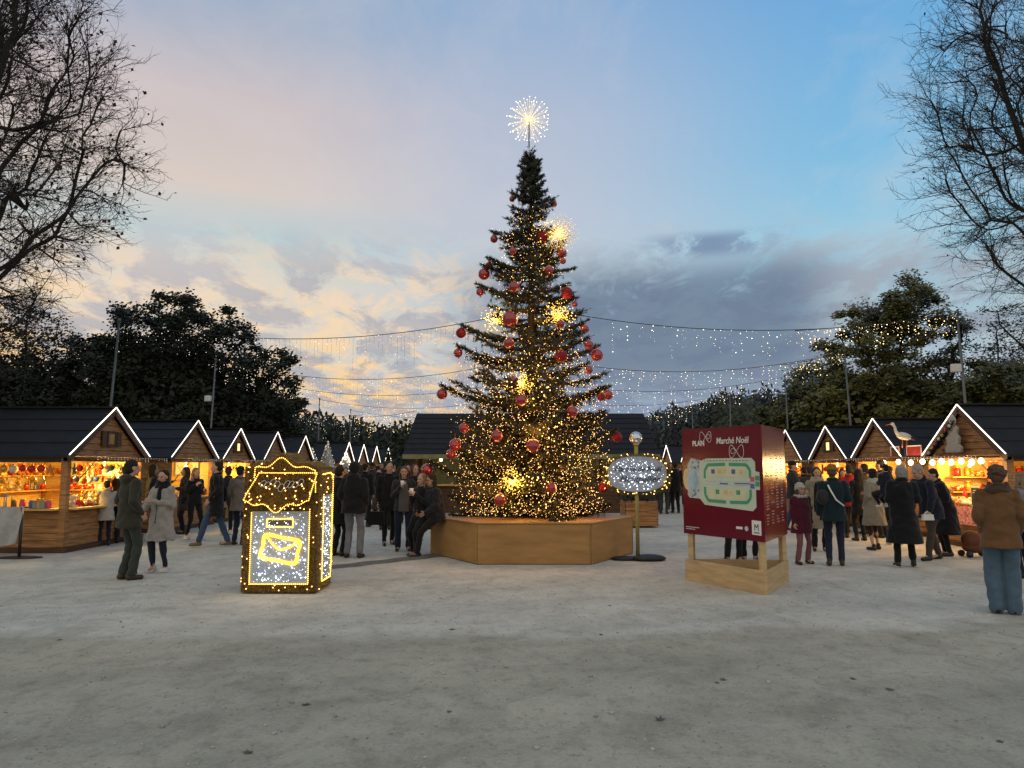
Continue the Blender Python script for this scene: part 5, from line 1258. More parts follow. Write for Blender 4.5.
# ================================================================== SMALL GROUND THINGS
def small():
    # plank tub right of the tree
    p = gd(640, 528); t = thing('plank_tub', 'square wooden plank tub behind the tree, right of the planter', 'planter', (p.x+.05, p.y+.45, 0))
    for i, (dx, dy, rz_) in enumerate(((0, -.43, 0), (.43, 0, PI/2), (0, .43, PI), (-.43, 0, -PI/2))):
        b = MB(); planks(b, -.42, .42, .05, .72, Matrix.Translation((dx, dy, 0)) @ Matrix.Rotation(rz_, 4, 'Z')); b.build('plank_side', WOOD, t)
    b = MB(); b.box(-.41, .41, -.41, .41, .60, .66); b.build('soil', mat('soil', (.03, .02, .015), .95), t)
    b = MB(); rnd = random.Random(3)
    for i in range(700):
        q = Vector((rnd.gauss(0, .25), rnd.gauss(0, .25), .66+abs(rnd.gauss(0, .16)))); d = Vector([rnd.gauss(0, 1) for _ in range(3)]).normalized()*.09; o_ = d.orthogonal().normalized()*.02; b.add([q-o_, q+o_, q+d], [(0, 1, 2)])
    tag(b.build('shrub', LEAFD, t), kind='stuff')
    # cloth draped stand at the left edge
    p = gd(19, 558); t = thing('banner_stand', 'dark pole stand with a grey canvas draped over it at the nearest left hut', 'stand', (p.x, p.y, 0))
    MB().tube([(0, 0, .01), (0, 0, .9)], .028, 8).build('pole', METALD, t); b = MB(); b.ell((0, 0, .012), (.42, .22, .012), 20, 6); b.build('foot', METALD, t)
    MB().obox((-.75, 0, .90), (.10, 0, .90), .03, .03).build('crossbar', METALD, t)
    b = MB(); n = 22; V = []; 
    for j in range(10):
        for i in range(n+1):
            u = i/n; z = .915-.72*j/9*(1-.20*(u-.3)**2)+.0; V.append((-.74+.80*u-.05*j/9*u*2, -.025-.03*math.sin(u*13+j*.25)*(.25+j/9)-.015*j/9, z))
    b.add(V, [(j*(n+1)+i, (j+1)*(n+1)+i, (j+1)*(n+1)+i+1, j*(n+1)+i+1) for j in range(9) for i in range(n)], True); b.build('canvas', GREYC, t)
    # yellow bin bag holder
    p = gd(34, 548); t = thing('waste_bin', 'yellow waste sack hanging in its ring stand beside the canvas stand', 'bin', (p.x, p.y, 0))
    MB().tube([(0, 0, .06), (0, 0, .2), (0, 0, .55), (0, 0, .72)], [.13, .19, .18, .17], 14).build('sack', YEL, t)
    r = MB(); r.tube([(.185*math.cos(a*PI/8), .185*math.sin(a*PI/8), .725) for a in range(17)], .014, 6); r.build('ring', METALD, t)
    for a in (0, 2.1, 4.2): MB().tube([(.20*math.cos(a), .20*math.sin(a), .0), (.185*math.cos(a), .185*math.sin(a), .72)], .01, 5).build('leg', METALD, t)
    # rubber cable ramp
    a, b_ = gd(322, 569), gd(438, 556); b = MB(); n = 24; V = []; rnd = random.Random(2)
    for i in range(n+1):
        q = a.lerp(b_, i/n); d = (b_-a).normalized(); s_ = Vector((-d.y, d.x, 0)); wv = .03*math.sin(i*.9)
        for k, (o, z) in enumerate(((-.16, .003), (-.07, .035), (.07, .035), (.16, .003))): v = q+s_*(o+wv); V.append((v.x, v.y, z))
    b.add(V, [(i*4+k, (i+1)*4+k, (i+1)*4+k+1, i*4+k+1) for i in range(n) for k in range(3)], False)
    tag(b.build('cable_ramp', mat('dusty rubber', (.12, .118, .11), .9)), 'low dusty cable ramp running over the sand from the mailbox to the planter', 'cable ramp')
    # covered pushchair by the right hut
    p = gd(975, 557); t = thing('small_cart', 'low brown covered cart with dark wheels standing before the nearest right hut', 'cart', (p.x, p.y, 0))
    b = MB(); b.ell((-.06, 0, .30), (.16, .15, .18), 14, 10); b.ell((-.02, 0, .17), (.19, .16, .10), 14, 8); b.build('cover', mat('rust brown cloth', (.12, .04, .018), .9, bump=.5), t)
    for x, y in ((-.17, -.13), (.2, -.13), (-.17, .13), (.2, .13)):
        b = MB(); b.tube([(x, y-.02, .06), (x, y+.02, .06)], .058, 14); b.build('wheel', BLACKP, t)
    MB().tube([(.14, -.1, .1), (.26, -.1, .62), (.26, .1, .62), (.14, .1, .1)], .012, 6).build('handle', METALD, t)
    # fallen leaves and pebbles on the sand
    lm = []
    for k in range(3):
        b = MB(); rnd = random.Random(k); pl = []
        for i in range(10): a = 2*PI*i/10; rr = (.042, .028)[i % 2]*rnd.uniform(.6, 1.4); pl.append(Vector((rr*math.cos(a)*1.2, rr*math.sin(a), .006+.012*rnd.random()*(i % 2 == 0))))
        b.add([Vector((0, 0, .010))]+pl, [(0, 1+i, 1+(i+1) % 10) for i in range(10)], True); lm.append(b.mesh('fallen_leaf', mat(f'dry leaf {"abc"[k]}', [(.12, .085, .05), (.16, .11, .06), (.10, .085, .07)][k], .8)))
    spots = [(405,166),(440,218),(905,180),(633,244),(612,331),(308,301),(497,427),(897,345),(932,357)]
    L2 = [(202,623),(220,649),(452,630),(317,662),(306,705),(154,690),(248,753),(316,662),(449,712),(466,718),(610,606),(749,612),(601,635),(688,632),(717,683),(728,685),(723,680),(785,694),(853,679),(610,660),(890,690),(520,742),(1000,742),(96,702),(60,640),(840,604),(560,604),(380,600),(660,720),(930,640)]
    rnd = random.Random(6)
    for i, (x, y) in enumerate(L2[::2]):
        p = gd(x, y); o = bpy.data.objects.new('fallen_leaf', lm[i % 3]); C.objects.link(o); o.location = (p.x, p.y, .001); o.rotation_euler = (rnd.uniform(-.2, .2), rnd.uniform(-.2, .2), rnd.uniform(0, 6)); s_ = rnd.uniform(.35, .75); o.scale = (s_, s_, s_)
        tag(o, 'tiny dry leaf lying on the open sand', 'leaf', 'dry leaves on the sand')
    b = MB()
    for i in range(5200):
        y = 2.6+9*rnd.random()**1.3; x = rnd.uniform(-.75, .75)*y; s_ = rnd.uniform(.003, .010)*(2.2 if rnd.random() < .04 else 1); b.ell((x, y, s_*.3), (s_, s_*rnd.uniform(.6, 1), s_*.6), 5, 4)
    tag(b.build('gravel', mat('pale grit', (.36, .35, .31), .9, var=.5, scale=3)), 'pale grit scattered over the sand', 'gravel', kind='stuff')
small()
# ================================================================== PEOPLE
SKIN = mat('light skin', (.46, .27, .19), .55, var=.08, scale=20)
SKIN2 = mat('tan skin', (.30, .165, .105), .55, var=.08, scale=20)
EYEM = mat('eye', (.02, .015, .012), .2); LIP = mat('lip', (.30, .09, .08), .5)
def cloth(name, col, bump=.6, bs=9, rough=.88, var=.18): return mat(name, col, rough, var=var, scale=7, bump=bump, bscale=bs, sheen=.15, spec=.2)
def cap(mb, a, b, ra, rb, n=12, flat=1.0):
    "tapered capsule"
    a = Vector(a); b = Vector(b); d = b-a; L = d.length
    if L < 1e-5: return mb.ell(a, ra, n, 8)
    d.normalize(); o1 = d.orthogonal().normalized(); o2 = d.cross(o1); vs = []; k = 4; rings = []
    for i in range(1, k+1): t_ = PI/2*(i/k); rings.append((a-d*ra*math.cos(t_), ra*math.sin(t_)))
    for i in range(0, k): t_ = PI/2*(i/k); rings.append((b+d*rb*math.sin(t_), rb*math.cos(t_)))
    vs.append(a-d*ra)
    for c, r in rings:
        for j in range(n): an = 2*PI*j/n; vs.append(c+(o1*math.cos(an)+o2*math.sin(an))*r)
    vs.append(b+d*rb); R_ = len(rings); fs = []
    for j in range(n): fs.append((0, 1+(j+1) % n, 1+j)); fs.append((len(vs)-1, 1+(R_-1)*n+j, 1+(R_-1)*n+(j+1) % n))
    for i in range(R_-1):
        for j in range(n): fs.append((1+i*n+j, 1+i*n+(j+1) % n, 1+(i+1)*n+(j+1) % n, 1+(i+1)*n+j))
    return mb.add(vs, fs, True)
def melt(mb, voxel, smooth=3, mats=None, name='part', extra=None, wr=0):
    "fuse overlapping closed pieces into one continuous surface"
    me = mb.mesh(name, mats); o = bpy.data.objects.new('scratch', me)
    r = o.modifiers.new('r', 'REMESH'); r.mode = 'VOXEL'; r.voxel_size = voxel; r.use_smooth_shade = True
    if smooth: s_ = o.modifiers.new('s', 'SMOOTH'); s_.iterations = smooth; s_.factor = .5
    out = evaluated(o); bpy.data.objects.remove(o)
    out.materials.clear()
    for m in (mats if isinstance(mats, list) else [mats]): out.materials.append(m)
    out.name = name
    if wr:
        n_ = len(out.vertices); co = np.empty(n_*3); no = np.empty(n_*3); out.vertices.foreach_get('co', co); out.vertices.foreach_get('normal', no); co = co.reshape(-1, 3); no = no.reshape(-1, 3); rg = np.random.default_rng(n_)
        f = np.zeros(n_)
        for k_ in range(7):
            w_ = rg.normal(0, 1, 3); w_[2] *= 1.6; w_ = w_/np.linalg.norm(w_)*rg.uniform(18, 52); warp = np.sin(co @ rg.normal(0, 9, 3))*1.4; f += np.sin(co @ w_+warp+rg.uniform(0, 6))*(22/np.linalg.norm(w_))
        f = -np.abs(f)**.8*.35+f*.65
        out.vertices.foreach_set('co', (co+no*(f*wr)[:, None]).ravel()); out.update()
    out.polygons.foreach_set('material_index', [0]*len(out.polygons))
    if extra:
        bm_ = bmesh.new(); bm_.from_mesh(out); nf = len(bm_.faces); em = extra.mesh('x', mats); bm_.from_mesh(em)
        bm_.to_mesh(out); bm_.free(); out.polygons.foreach_set('use_smooth', [True]*len(out.polygons))
    return out
ARM = {  # elbow and wrist offsets from the shoulder for the left side (+x); -y is forward
    'down': ((.04, .02, -.27), (.05, -.04, -.51)), 'pocket': ((.055, .06, -.26), (.01, -.09, -.44)), 'hold': ((.05, .0, -.27), (-.08, -.22, -.22)),
    'phone': ((.05, -.04, -.27), (-.10, -.25, -.08)), 'reach': ((.03, -.22, -.14), (.0, -.45, -.10)), 'fold': ((.07, -.02, -.27), (-.17, -.20, -.20)),
    'strap': ((.06, .02, -.26), (-.04, -.16, -.10)), 'cane': ((.07, -.06, -.26), (.04, -.26, -.37)), 'back': ((.08, .12, -.24), (-.05, .17, -.42)), 'swing': ((.08, -.10, -.24), (.08, -.24, -.44)), 'swingb': ((.08, .12, -.24), (.09, .14, -.48)),
    'carry': ((.05, .03, -.26), (-.02, -.20, -.18)), 'lap': ((.05, -.05, -.27), (-.02, -.25, -.36))}
def person(label, foot, face, H=1.7, coat=None, coatlen=.80, bulk=1.0, legs=None, legw=1.0, shoe=None, hair=('short', None), hat=None, arms=('down', 'down'), lean=0, stride=(0, 0), spread=.10,
           vox=.011, scarf=None, skin=SKIN, bag=None, hipz=None, footpos=None, group=None, sex='m', hood=None, inner=None, turn=0, sole=None, wide=1.0, drop=0, ankle=False, waistpack=None, cuff=None, headturn=0):
    t = thing('person', label, 'person', (foot[0], foot[1], 0), face, group)
    s = H/1.70; near = vox < .013
    hz = hipz if hipz else .90
    dz = hz-.90
    def U(p):
        "upper body transform: lean about the hips"
        p = Vector(p); k = max(0, min(1, (p.z-.86)/.12)); q = Vector((p.x, p.y, p.z-.92))
        q = Matrix.Rotation(R(lean)*k, 3, 'X') @ q
        return Vector((q.x, q.y, q.z+.92+dz))*s
    def Lw(p): return Vector(p)*s
    hipw = .095 if sex == 'm' else .10; shw = (.185 if sex == 'm' else .165)*wide
    feet = footpos or [(spread, stride[0], .075), (-spread, stride[1], .075)]
    def leg(i):
        hip = Vector(((hipw, -hipw)[i], 0, hz)); ank = Vector(feet[i]); v = ank-hip; D = v.length; a_, b_ = .42, .425
        D2 = min(D, a_+b_-.002); x = (a_*a_-b_*b_+D2*D2)/(2*D2); hh = math.sqrt(max(0, a_*a_-x*x)); d = v.normalized(); f = Vector((0, -1, 0)); f = (f-d*f.dot(d)).normalized()
        return hip, hip+d*x+f*hh, hip+d*D2
    LG = [leg(0), leg(1)]
    def arm(i):
        sg = (1, -1)[i]; sh = Vector((sg*shw*(.93 if bulk > 1.1 else 1), .0, 1.385)); e, w = ARM[arms[i]]
        return sh, sh+Vector((sg*e[0], e[1], e[2])), sh+Vector((sg*w[0], w[1], w[2]))
    AR = [arm(0), arm(1)]
    hc = Vector((0, -.015, 1.585-drop)); HR_ = Matrix.Rotation(headturn, 3, 'Z')
    def Hd(p): q = Vector(p); q = HR_ @ q; return U(hc+q)
    # ---- body: one continuous surface
    b = MB()
    b.loft([(z, 0, 0, rx, ry) for z, rx, ry in ((.84, .12, .08), (.95, .145, .10), (1.08, .125, .088), (1.25, .145, .10), (1.36, .15, .088), (1.42, .10, .07), (1.46, .055, .055))], 16, U)
    cap(b, U((0, .01, 1.42)), U((0, 0, 1.53)), .053*s, .050*s)
    Mh = lambda ang=0: (Matrix.Rotation(R(lean), 3, 'X') @ HR_)
    b.ell(Hd((0, .012, .025)), (.074*s, .092*s, .092*s), 16, 12, Mh()); b.ell(Hd((0, -.018, -.045)), (.056*s, .066*s, .068*s), 14, 10, Mh())
    cap(b, Hd((0, -.078, .010)), Hd((0, -.100, -.030)), .010*s, .015*s, 8); cap(b, Hd((-.032, -.072, .028)), Hd((.032, -.072, .028)), .012*s, .012*s, 8)
    b.ell(Hd((0, -.070, -.088)), .018*s, 8, 6)
    for sg in (-1, 1): b.ell(Hd((sg*.074, .010, -.005)), (.012*s, .022*s, .032*s), 8, 6, Mh()); b.ell(Hd((sg*.036, -.060, -.030)), .020*s, 8, 6)
    for i in (0, 1):
        sh, el_, wr = [U(q) for q in AR[i]]; cap(b, sh, el_, .048*s, .038*s); cap(b, el_, wr, .038*s, .026*s)
        hp, kn, an = [Lw(q) for q in LG[i]]; hp = hp.copy(); cap(b, hp, kn, .062*s, .040*s); cap(b, kn, an, .040*s, .030*s); cap(b, an, an+Vector((0, -.12*s, -.035*s)), .034*s, .026*s)
        # hand: palm, four curled fingers, thumb
        d = (wr-el_).normalized(); fwd = Vector((0, -1, 0)); side = Vector(((-1, 1)[i], 0, 0)); pn = (side-d*side.dot(d)).normalized(); ac = d.cross(pn).normalized()
        if ac.y > 0: ac = -ac
        pc = wr+d*.05*s
        for k_ in range(3): cap(b, wr+d*.012*s+ac*(k_-1)*.016*s, pc+d*.028*s+ac*(k_-1)*.024*s, .016*s, .015*s, 8)
        for k_ in range(4):
            o_ = ac*(.034-.0225*k_)*s; p0 = pc+d*.034*s+o_; L = (.040, .045, .042, .033)[k_]*s
            p1 = p0+(d*.92+pn*.30).normalized()*L; p2 = p1+(d*.6+pn*.8).normalized()*L*.72
            cap(b, p0, p1, .0092*s, .0086*s, 7); cap(b, p1, p2, .0086*s, .0076*s, 7)
        p0 = wr+d*.022*s+ac*.026*s; p1 = p0+(ac*.75+d*.6+pn*.25).normalized()*.040*s; p2 = p1+(d*.8+ac*.25+pn*.5).normalized()*.032*s
        cap(b, p0, p1, .0125*s, .0105*s, 7); cap(b, p1, p2, .0105*s, .009*s, 7)
    ex = MB()
    for sg in (-1, 1): ex.mi = 1; ex.ell(Hd((sg*.031, -.078, .006)), (.0125*s, .008*s, .0075*s), 8, 6, Mh())
    ex.mi = 2; ex.ell(Hd((0, -.0845, -.052)), (.021*s, .007*s, .006*s), 8, 6, Mh())
    me = melt(b, vox*.72*s if near else vox*s, 2, [skin, EYEM, LIP], 'body', ex); o = bpy.data.objects.new('body', me); C.objects.link(o); o.parent = t
    def add(name, mb, m, v=1.0, sm=3):
        me_ = melt(mb, vox*v*s, sm, m, name, wr={'coat': .0075, 'trousers': .005, 'scarf': .004, 'hair': .003}.get(name, 0)*(1 if vox < .02 else .6))
        zc_ = [0.0]*(3*len(me_.vertices)); me_.vertices.foreach_get('co', zc_)
        for k_ in range(2, len(zc_), 3):
            if zc_[k_] < .004: zc_[k_] = .004
        me_.vertices.foreach_set('co', zc_); me_.update()
        q = bpy.data.objects.new(name, me_); C.objects.link(q); q.parent = t; return q
    # ---- trousers
    b = MB(); lw = legw
    b.ell(Lw((0, 0, hz+.02)), (.165*s, .115*s, .13*s), 16, 10)
    for i in (0, 1):
        hp, kn, an = [Lw(q) for q in LG[i]]; e = kn.lerp(an, .93)
        cap(b, hp, kn, .092*s, (.064 if lw < 1.3 else .085)*s*lw**.4); cap(b, kn, e, (.064 if lw < 1.3 else .088)*s*lw**.4, .050*s*lw**1.3)
        if lw > 1.3: cap(b, e, e-Vector((0, 0, .03*s)), .052*s*lw**1.3, .054*s*lw**1.3)
    add('trousers', b, legs, 1.0, 3)
    # ---- shoes
    for i in (0, 1):
        b = MB(); an = Lw(LG[i][2]); out = (.02, -.02)[i]
        cap(b, an+Vector((0, .035*s, -.03*s)), an+Vector((out*s, -.135*s, -.040*s)), .042*s, .036*s); cap(b, an+Vector((0, .01*s, .03*s)), an+Vector((0, 0, -.03*s)), .040*s, .044*s)
        q = add('shoe', b, shoe, .9, 2)
        if sole:
            b = MB(); b.ell((0, 0, 0), (.050*s, .125*s, .016*s), 14, 6); b.v = [(v[0]+an.x+out*s*.5, v[1]+an.y-.05*s, max(.001, v[2]+max(.016*s, an.z-.072*s))) for v in b.v]; b.build('sole', sole, q)
    # ---- coat
    b = MB(); bk = bulk
    prof_ = [(1.455, .062, .060), (1.435, .098, .082), (1.40, .140*wide, .105), (1.35, .168*wide, .120), (1.25, .172*wide, .132), (1.10, .162, .130), (.98, .172, .138), (.88, .180, .142)]
    hem = coatlen
    z = .80
    while z > hem+.001: prof_.append((z, .18+.045*(.88-z)/.4*(1.3 if sex == 'f' else 1), .142+.045*(.88-z)/.4)); z -= .08
    prof_.append((hem, .18+.05*max(0, .88-hem)/.4, .142+.05*max(0, .88-hem)/.4))
    rings = []
    for (z, rx, ry) in prof_[::-1]:
        rings.append((z, 0, .0, rx*(bk if z < 1.3 else bk**.5), ry*bk))
    b.loft(rings, 22, U)
    for i in (0, 1):
        sh, el_, wr = [U(q) for q in AR[i]]; cap(b, sh+(el_-sh)*.03, el_, .066*s*bk**.6, .058*s*bk**.8); cap(b, el_, wr-(wr-el_).normalized()*.01*s, .058*s*bk**.8, .044*s*bk**.8)
    if hood: cap(b, U((-.06, .075, 1.44)), U((.06, .075, 1.44)), .065*s, .065*s); b.ell(U((0, .085, 1.40)), (.10*s, .06*s, .09*s), 12, 8)
    co = add('coat', b, coat, 1.0, 4)
    b = MB(); pts = [U((.072*math.cos(a*PI/8), .008+.068*math.sin(a*PI/8), 1.452+.02*math.sin(a*PI/8))) for a in range(17)]; b.tube(pts, .024*s*bk, 8, False); b.build('collar', coat, t)
    if inner:   # open front showing the sweater
        b = MB(); vs = []
        for z, w_ in ((1.42, .045), (1.30, .085), (1.10, .095), (.92, .10), (.80, .10)):
            ry = float(np.interp(z, [.8, .98, 1.1, 1.25, 1.37, 1.43], [.146, .138, .130, .132, .118, .085]))*bk+.008
            for k_ in range(7): u_ = -1+k_/3; vs.append(U((u_*w_, -ry*math.sqrt(max(0, 1-(u_*w_/(.19*bk))**2)), z)))
        b.add(vs, [(j*7+k_, j*7+k_+1, (j+1)*7+k_+1, (j+1)*7+k_) for j in range(4) for k_ in range(6)], True); b.build('sweater', inner, t)
    elif near:  # front closing and pockets as sewn seams
        b = MB(); b.tube([U((.004, -np.interp(z, [.5, .8, .98, 1.1, 1.25, 1.37, 1.43], [.19, .150, .138, .130, .132, .118, .085])*bk-.004, z)) for z in np.linspace(max(.82, hem+.02), 1.43, 12)], .006*s, 5); b.build('zip', METALD, t)
    # ---- hair
    hk, hm = hair
    if hk:
        b = MB(); b.ell(Hd((0, .026, .044)), (.084*s, .094*s, .088*s), 16, 12, Mh()); b.ell(Hd((0, .05, .0)), (.078*s, .070*s, .085*s), 14, 10, Mh())
        if hk == 'curly':
            rnd = random.Random(3)
            for k_ in range(70):
                a, zz = rnd.uniform(-.35*PI, 1.35*PI), rnd.uniform(-.4, 1); rr = math.sqrt(max(0, 1-zz*zz)); b.ell(Hd((.088*rr*math.cos(a), .03+.096*rr*math.sin(a), .035+.095*zz)), rnd.uniform(.016, .026)*s, 7, 5)
        if hk in ('long', 'verylong'):
            ln = 1.36 if hk == 'long' else 1.24
            for sg in (-1, 1):
                cap(b, Hd((sg*.070, .02, .02)), U((sg*.088, .005, ln+.06)), .030*s, .026*s); cap(b, Hd((sg*.06, .05, .0)), U((sg*.10, -.055, ln)), .028*s, .020*s)
            b.loft([(z, 0, .075, rx, ry) for z, rx, ry in ((ln, .06, .02), (ln+.05, .095, .035), (1.50, .085, .04), (1.60, .07, .04))], 14, U)
        if hk == 'bun': b.ell(Hd((0, .075, .10)), .045*s, 10, 8)
        if hk == 'bob':
            for sg in (-1, 1): cap(b, Hd((sg*.066, .03, .03)), Hd((sg*.072, .02, -.085)), .030*s, .024*s)
            b.ell(Hd((0, .07, -.05)), (.075*s, .04*s, .06*s), 12, 8)
        add('hair', b, hm, .8 if near else 1, 1)
    if hat:
        hk2, hm2 = hat
        b = MB()
        b.ell(Hd((0, .018, .066)), (.089*s, .100*s, .082*s), 18, 12, Mh()); b.tube([Hd((.090*math.cos(a*PI/10), .018+.100*math.sin(a*PI/10), .052)) for a in range(21)], .020*s, 8, False)
        if hk2 == 'pom': b.ell(Hd((0, .02, .165)), .038*s, 12, 8)
        if hk2 == 'fur':
            rnd = random.Random(4)
            for k_ in range(60): a = rnd.uniform(0, 2*PI); zz = rnd.uniform(-.6, 1); rr = math.sqrt(max(0, 1-zz*zz)); b.ell(Hd((.095*rr*math.cos(a), .035+.09*rr*math.sin(a), .04+.10*zz)), .026*s, 7, 5)
            for a in range(10): b.ell(U((.115*math.cos(a*PI/5), .115*math.sin(a*PI/5), 1.44)), .042*s, 8, 6)
        if hk2 == 'hood':
            b = MB(); b.ell(Hd((0, .035, .035)), (.105*s, .108*s, .120*s), 18, 12, Mh()); b.ell(U((0, .04, 1.46)), (.12*s, .10*s, .07*s), 14, 8)
        add('hat' if hk2 != 'hood' else 'hood', b, hm2, .8 if near else 1, 1)
    if scarf:
        b = MB()
        for k_, (rr, zz, th) in enumerate(((.088, 1.455, .036), (.098, 1.425, .040), (.085, 1.49, .030))):
            b.tube([U((rr*math.cos(a*PI/10)*1.05, .0+rr*math.sin(a*PI/10), zz+.012*math.sin(a*1.3+k_))) for a in range(21)], th*s, 8, False)
        cap(b, U((.03, -.115, 1.42)), U((.045, -.15, 1.22)), .036*s, .030*s)
        add('scarf', b, scarf, 1, 2)
    t['hand_l'] = tuple(U(AR[0][2]+(AR[0][2]-AR[0][1]).normalized()*.075)); t['hand_r'] = tuple(U(AR[1][2]+(AR[1][2]-AR[1][1]).normalized()*.075))
    hl, hr = Vector(t['hand_l']), Vector(t['hand_r']); del t['hand_l']; del t['hand_r']
    Mw = Matrix.Translation(t.location) @ Matrix.Rotation(face, 4, 'Z')
    return t, Mw @ hl, Mw @ hr, Mw, U
def handbag(label, p, rz, w, h, d, m, handle=.16, strap=None):
    t = thing('handbag', label, 'bag', (p.x, p.y, p.z), rz)
    b = MB(); b.prism([(-w/2, -handle-h), (w/2, -handle-h), (w*.42, -handle), (-w*.42, -handle)], d, frame((0, d/2, 0), (1, 0, 0), (0, 0, 1))); b.build('pouch', m, t)
    b = MB(); b.tube(spline([(-w*.3, 0, -handle), (-w*.18, 0, -.03), (0, 0, 0), (w*.18, 0, -.03), (w*.3, 0, -handle)], 5), .009, 6); b.build('strap', m, t)
    return t
K = {k: cloth(*v) for k, v in dict(
    olive=('olive jacket cloth', (0.0324, 0.0310, 0.0202)), greygreen=('grey green trousers', (0.0324, 0.0396, 0.0338)), cream=('cream quilted coat', (0.3168, 0.2952, 0.2664), .9, 14), black=('black cloth', (0.0072, 0.0072, 0.0086)),
    navy=('navy cloth', (0.0101, 0.0130, 0.0245)), dkjean=('dark denim', (0.0130, 0.0187, 0.0396)), jean=('blue denim', (0.0324, 0.0612, 0.1224)), ltjean=('light blue denim', (0.0720, 0.1188, 0.1692)), grey=('light grey trousers', (0.1512, 0.1512, 0.1656)),
    beige=('beige wool', (0.2160, 0.1872, 0.1440)), burg=('burgundy coat', (0.0612, 0.0058, 0.0173)), pink=('dusty pink trousers', (0.1728, 0.0720, 0.0792)), teal=('dark teal jacket', (0.0058, 0.0187, 0.0245)), mustard=('mustard knit', (0.2304, 0.1080, 0.0144), .9, 60), tan=('brown suede jacket', (0.1368, 0.0684, 0.0302)),
    brown=('brown trousers', (0.0540, 0.0418, 0.0324)), sweat=('grey sweater', (0.0936, 0.1008, 0.1044), .8, 60), plaid=('plaid shirt', (0.1440, 0.1224, 0.1080)), red=('red jacket', (0.2448, 0.0086, 0.0086)), skirt=('dark grey coat', (0.0252, 0.0252, 0.0274)), white=('off white jacket', (0.3600, 0.3384, 0.3024)), dkred=('dark red knit', (0.0720, 0.0108, 0.0130)), ltblue=('pale blue jacket', (0.1584, 0.1872, 0.2304)), fur=('white fake fur', (0.4320, 0.4032, 0.3744), 1.0, 80), tights=('brown tights', (0.0360, 0.0180, 0.0130))).items()}
HB = mat('black hair', (.012, .009, .007), .85, bump=.6, bscale=80, scale=30); HD = mat('dark brown hair', (.03, .017, .010), .8, bump=.6, bscale=80, scale=30); HBR = mat('brown hair', (.075, .042, .022), .55, bump=.7, bscale=70, scale=30)
HBL = mat('dark blond hair', (.20, .13, .06), .55, bump=.6, bscale=80, scale=30); HG = mat('grey hair', (.24, .23, .22), .6, bump=.6, bscale=80, scale=30); HR2 = mat('reddish brown hair', (.07, .022, .014), .5, bump=.6, bscale=80, scale=30)
SB = mat('black shoe', (.012, .012, .012), .45); SW = mat('white shoe', (.55, .54, .52), .5); ST_ = mat('tan shoe', (.13, .09, .05), .6); SBR = mat('brown shoe', (.04, .026, .018), .5)
def G2(x, y): p = gd(x, y); return (p.x, p.y)
def face_to(deg): return R(deg)   # 0 = towards the camera, positive turns towards the right of the picture
# --- left side
person('man in an olive jacket and grey green trousers beside the woman in cream', G2(126, 580), R(140), 1.73, K['olive'], .74, 1.12, K['greygreen'], 1.25, SBR, ('short', HB), arms=('pocket', 'pocket'), stride=(.02, -.03), spread=.085, lean=0, hood=True, wide=1.02)
t_, hl, hr, Mw, U_ = person('woman in a long cream quilted coat and black scarf leaning on a thin black cane', G2(159, 572), R(-12), 1.58, K['cream'], .52, 1.12, K['dkjean'], .95, SW, ('bob', HB), arms=('fold', 'cane'), sex='f', scarf=K['black'], stride=(.02, -.03), sole=WHITE)
c_ = thing('walking_cane', 'thin black walking cane in the hand of the woman in cream', 'cane', (hr.x, hr.y, 0)); MB().tube([(0, 0, 0), (0, 0, hr.z)], .011, 7).build('shaft', BLACKP, c_); MB().tube([(-.03, .05, hr.z+.01), (0, 0, hr.z+.012), (.01, -.07, hr.z)], .014, 7).build('handle', BLACKP, c_); MB().tube([(0, 0, .0), (0, 0, .03)], .017, 7).build('rubber_tip', BLACKP, c_)
person('child in an off white jacket reaching up to the counter of the nearest left hut', G2(104, 546), R(215), 1.34, K['white'], .66, 1.1, K['navy'], 1, SB, ('short', HB), arms=('reach', 'reach'), lean=4, vox=.014)
person('person in black bending towards the nearest left hut behind the man in olive', G2(122, 543), R(215), 1.66, K['black'], .70, 1.1, K['navy'], 1, SB, ('short', HD), arms=('hold', 'hold'), lean=12, vox=.014)
person('black haired person in black standing behind the woman in cream', G2(150, 541), R(120), 1.68, K['black'], .72, 1.0, K['black'], 1, SB, ('long', HB), arms=('down', 'pocket'), vox=.014, sex='f', skin=SKIN2)
person('fair haired woman in a short black jacket facing the walker in black', G2(193, 539), R(60), 1.60, K['black'], .84, 1.0, K['black'], .9, SW, ('long', HBL), arms=('hold', 'strap'), vox=.014, sex='f', stride=(-.12, .12), sole=WHITE)
person('walker in a black coat and blue jeans with tan shoes, mid stride', G2(214, 547), R(-75), 1.74, K['black'], .62, 1.08, K['jean'], 1.15, ST_, ('short', HB), arms=('pocket', 'swingb'), vox=.013, stride=(-.30, .26), wide=1.05)
person('person in a pale plaid jacket standing right behind the walker in black', G2(238, 545), R(170), 1.64, K['plaid'], .74, 1.12, K['dkjean'], 1.1, SB, ('short', HB), arms=('pocket', 'down'), vox=.014)
person('dark clothed person half hidden between the walker and the plaid jacket', G2(226, 535), R(200), 1.62, K['navy'], .74, 1.0, K['black'], 1.0, SW, ('short', HD), arms=('pocket', 'pocket'), vox=.018)
person('woman in dark grey far in front of the third left hut', G2(183, 534), R(-60), 1.62, K['skirt'], .6, 1.0, K['black'], 1.0, SB, ('long', HD), arms=('hold', 'pocket'), vox=.018, sex='f')
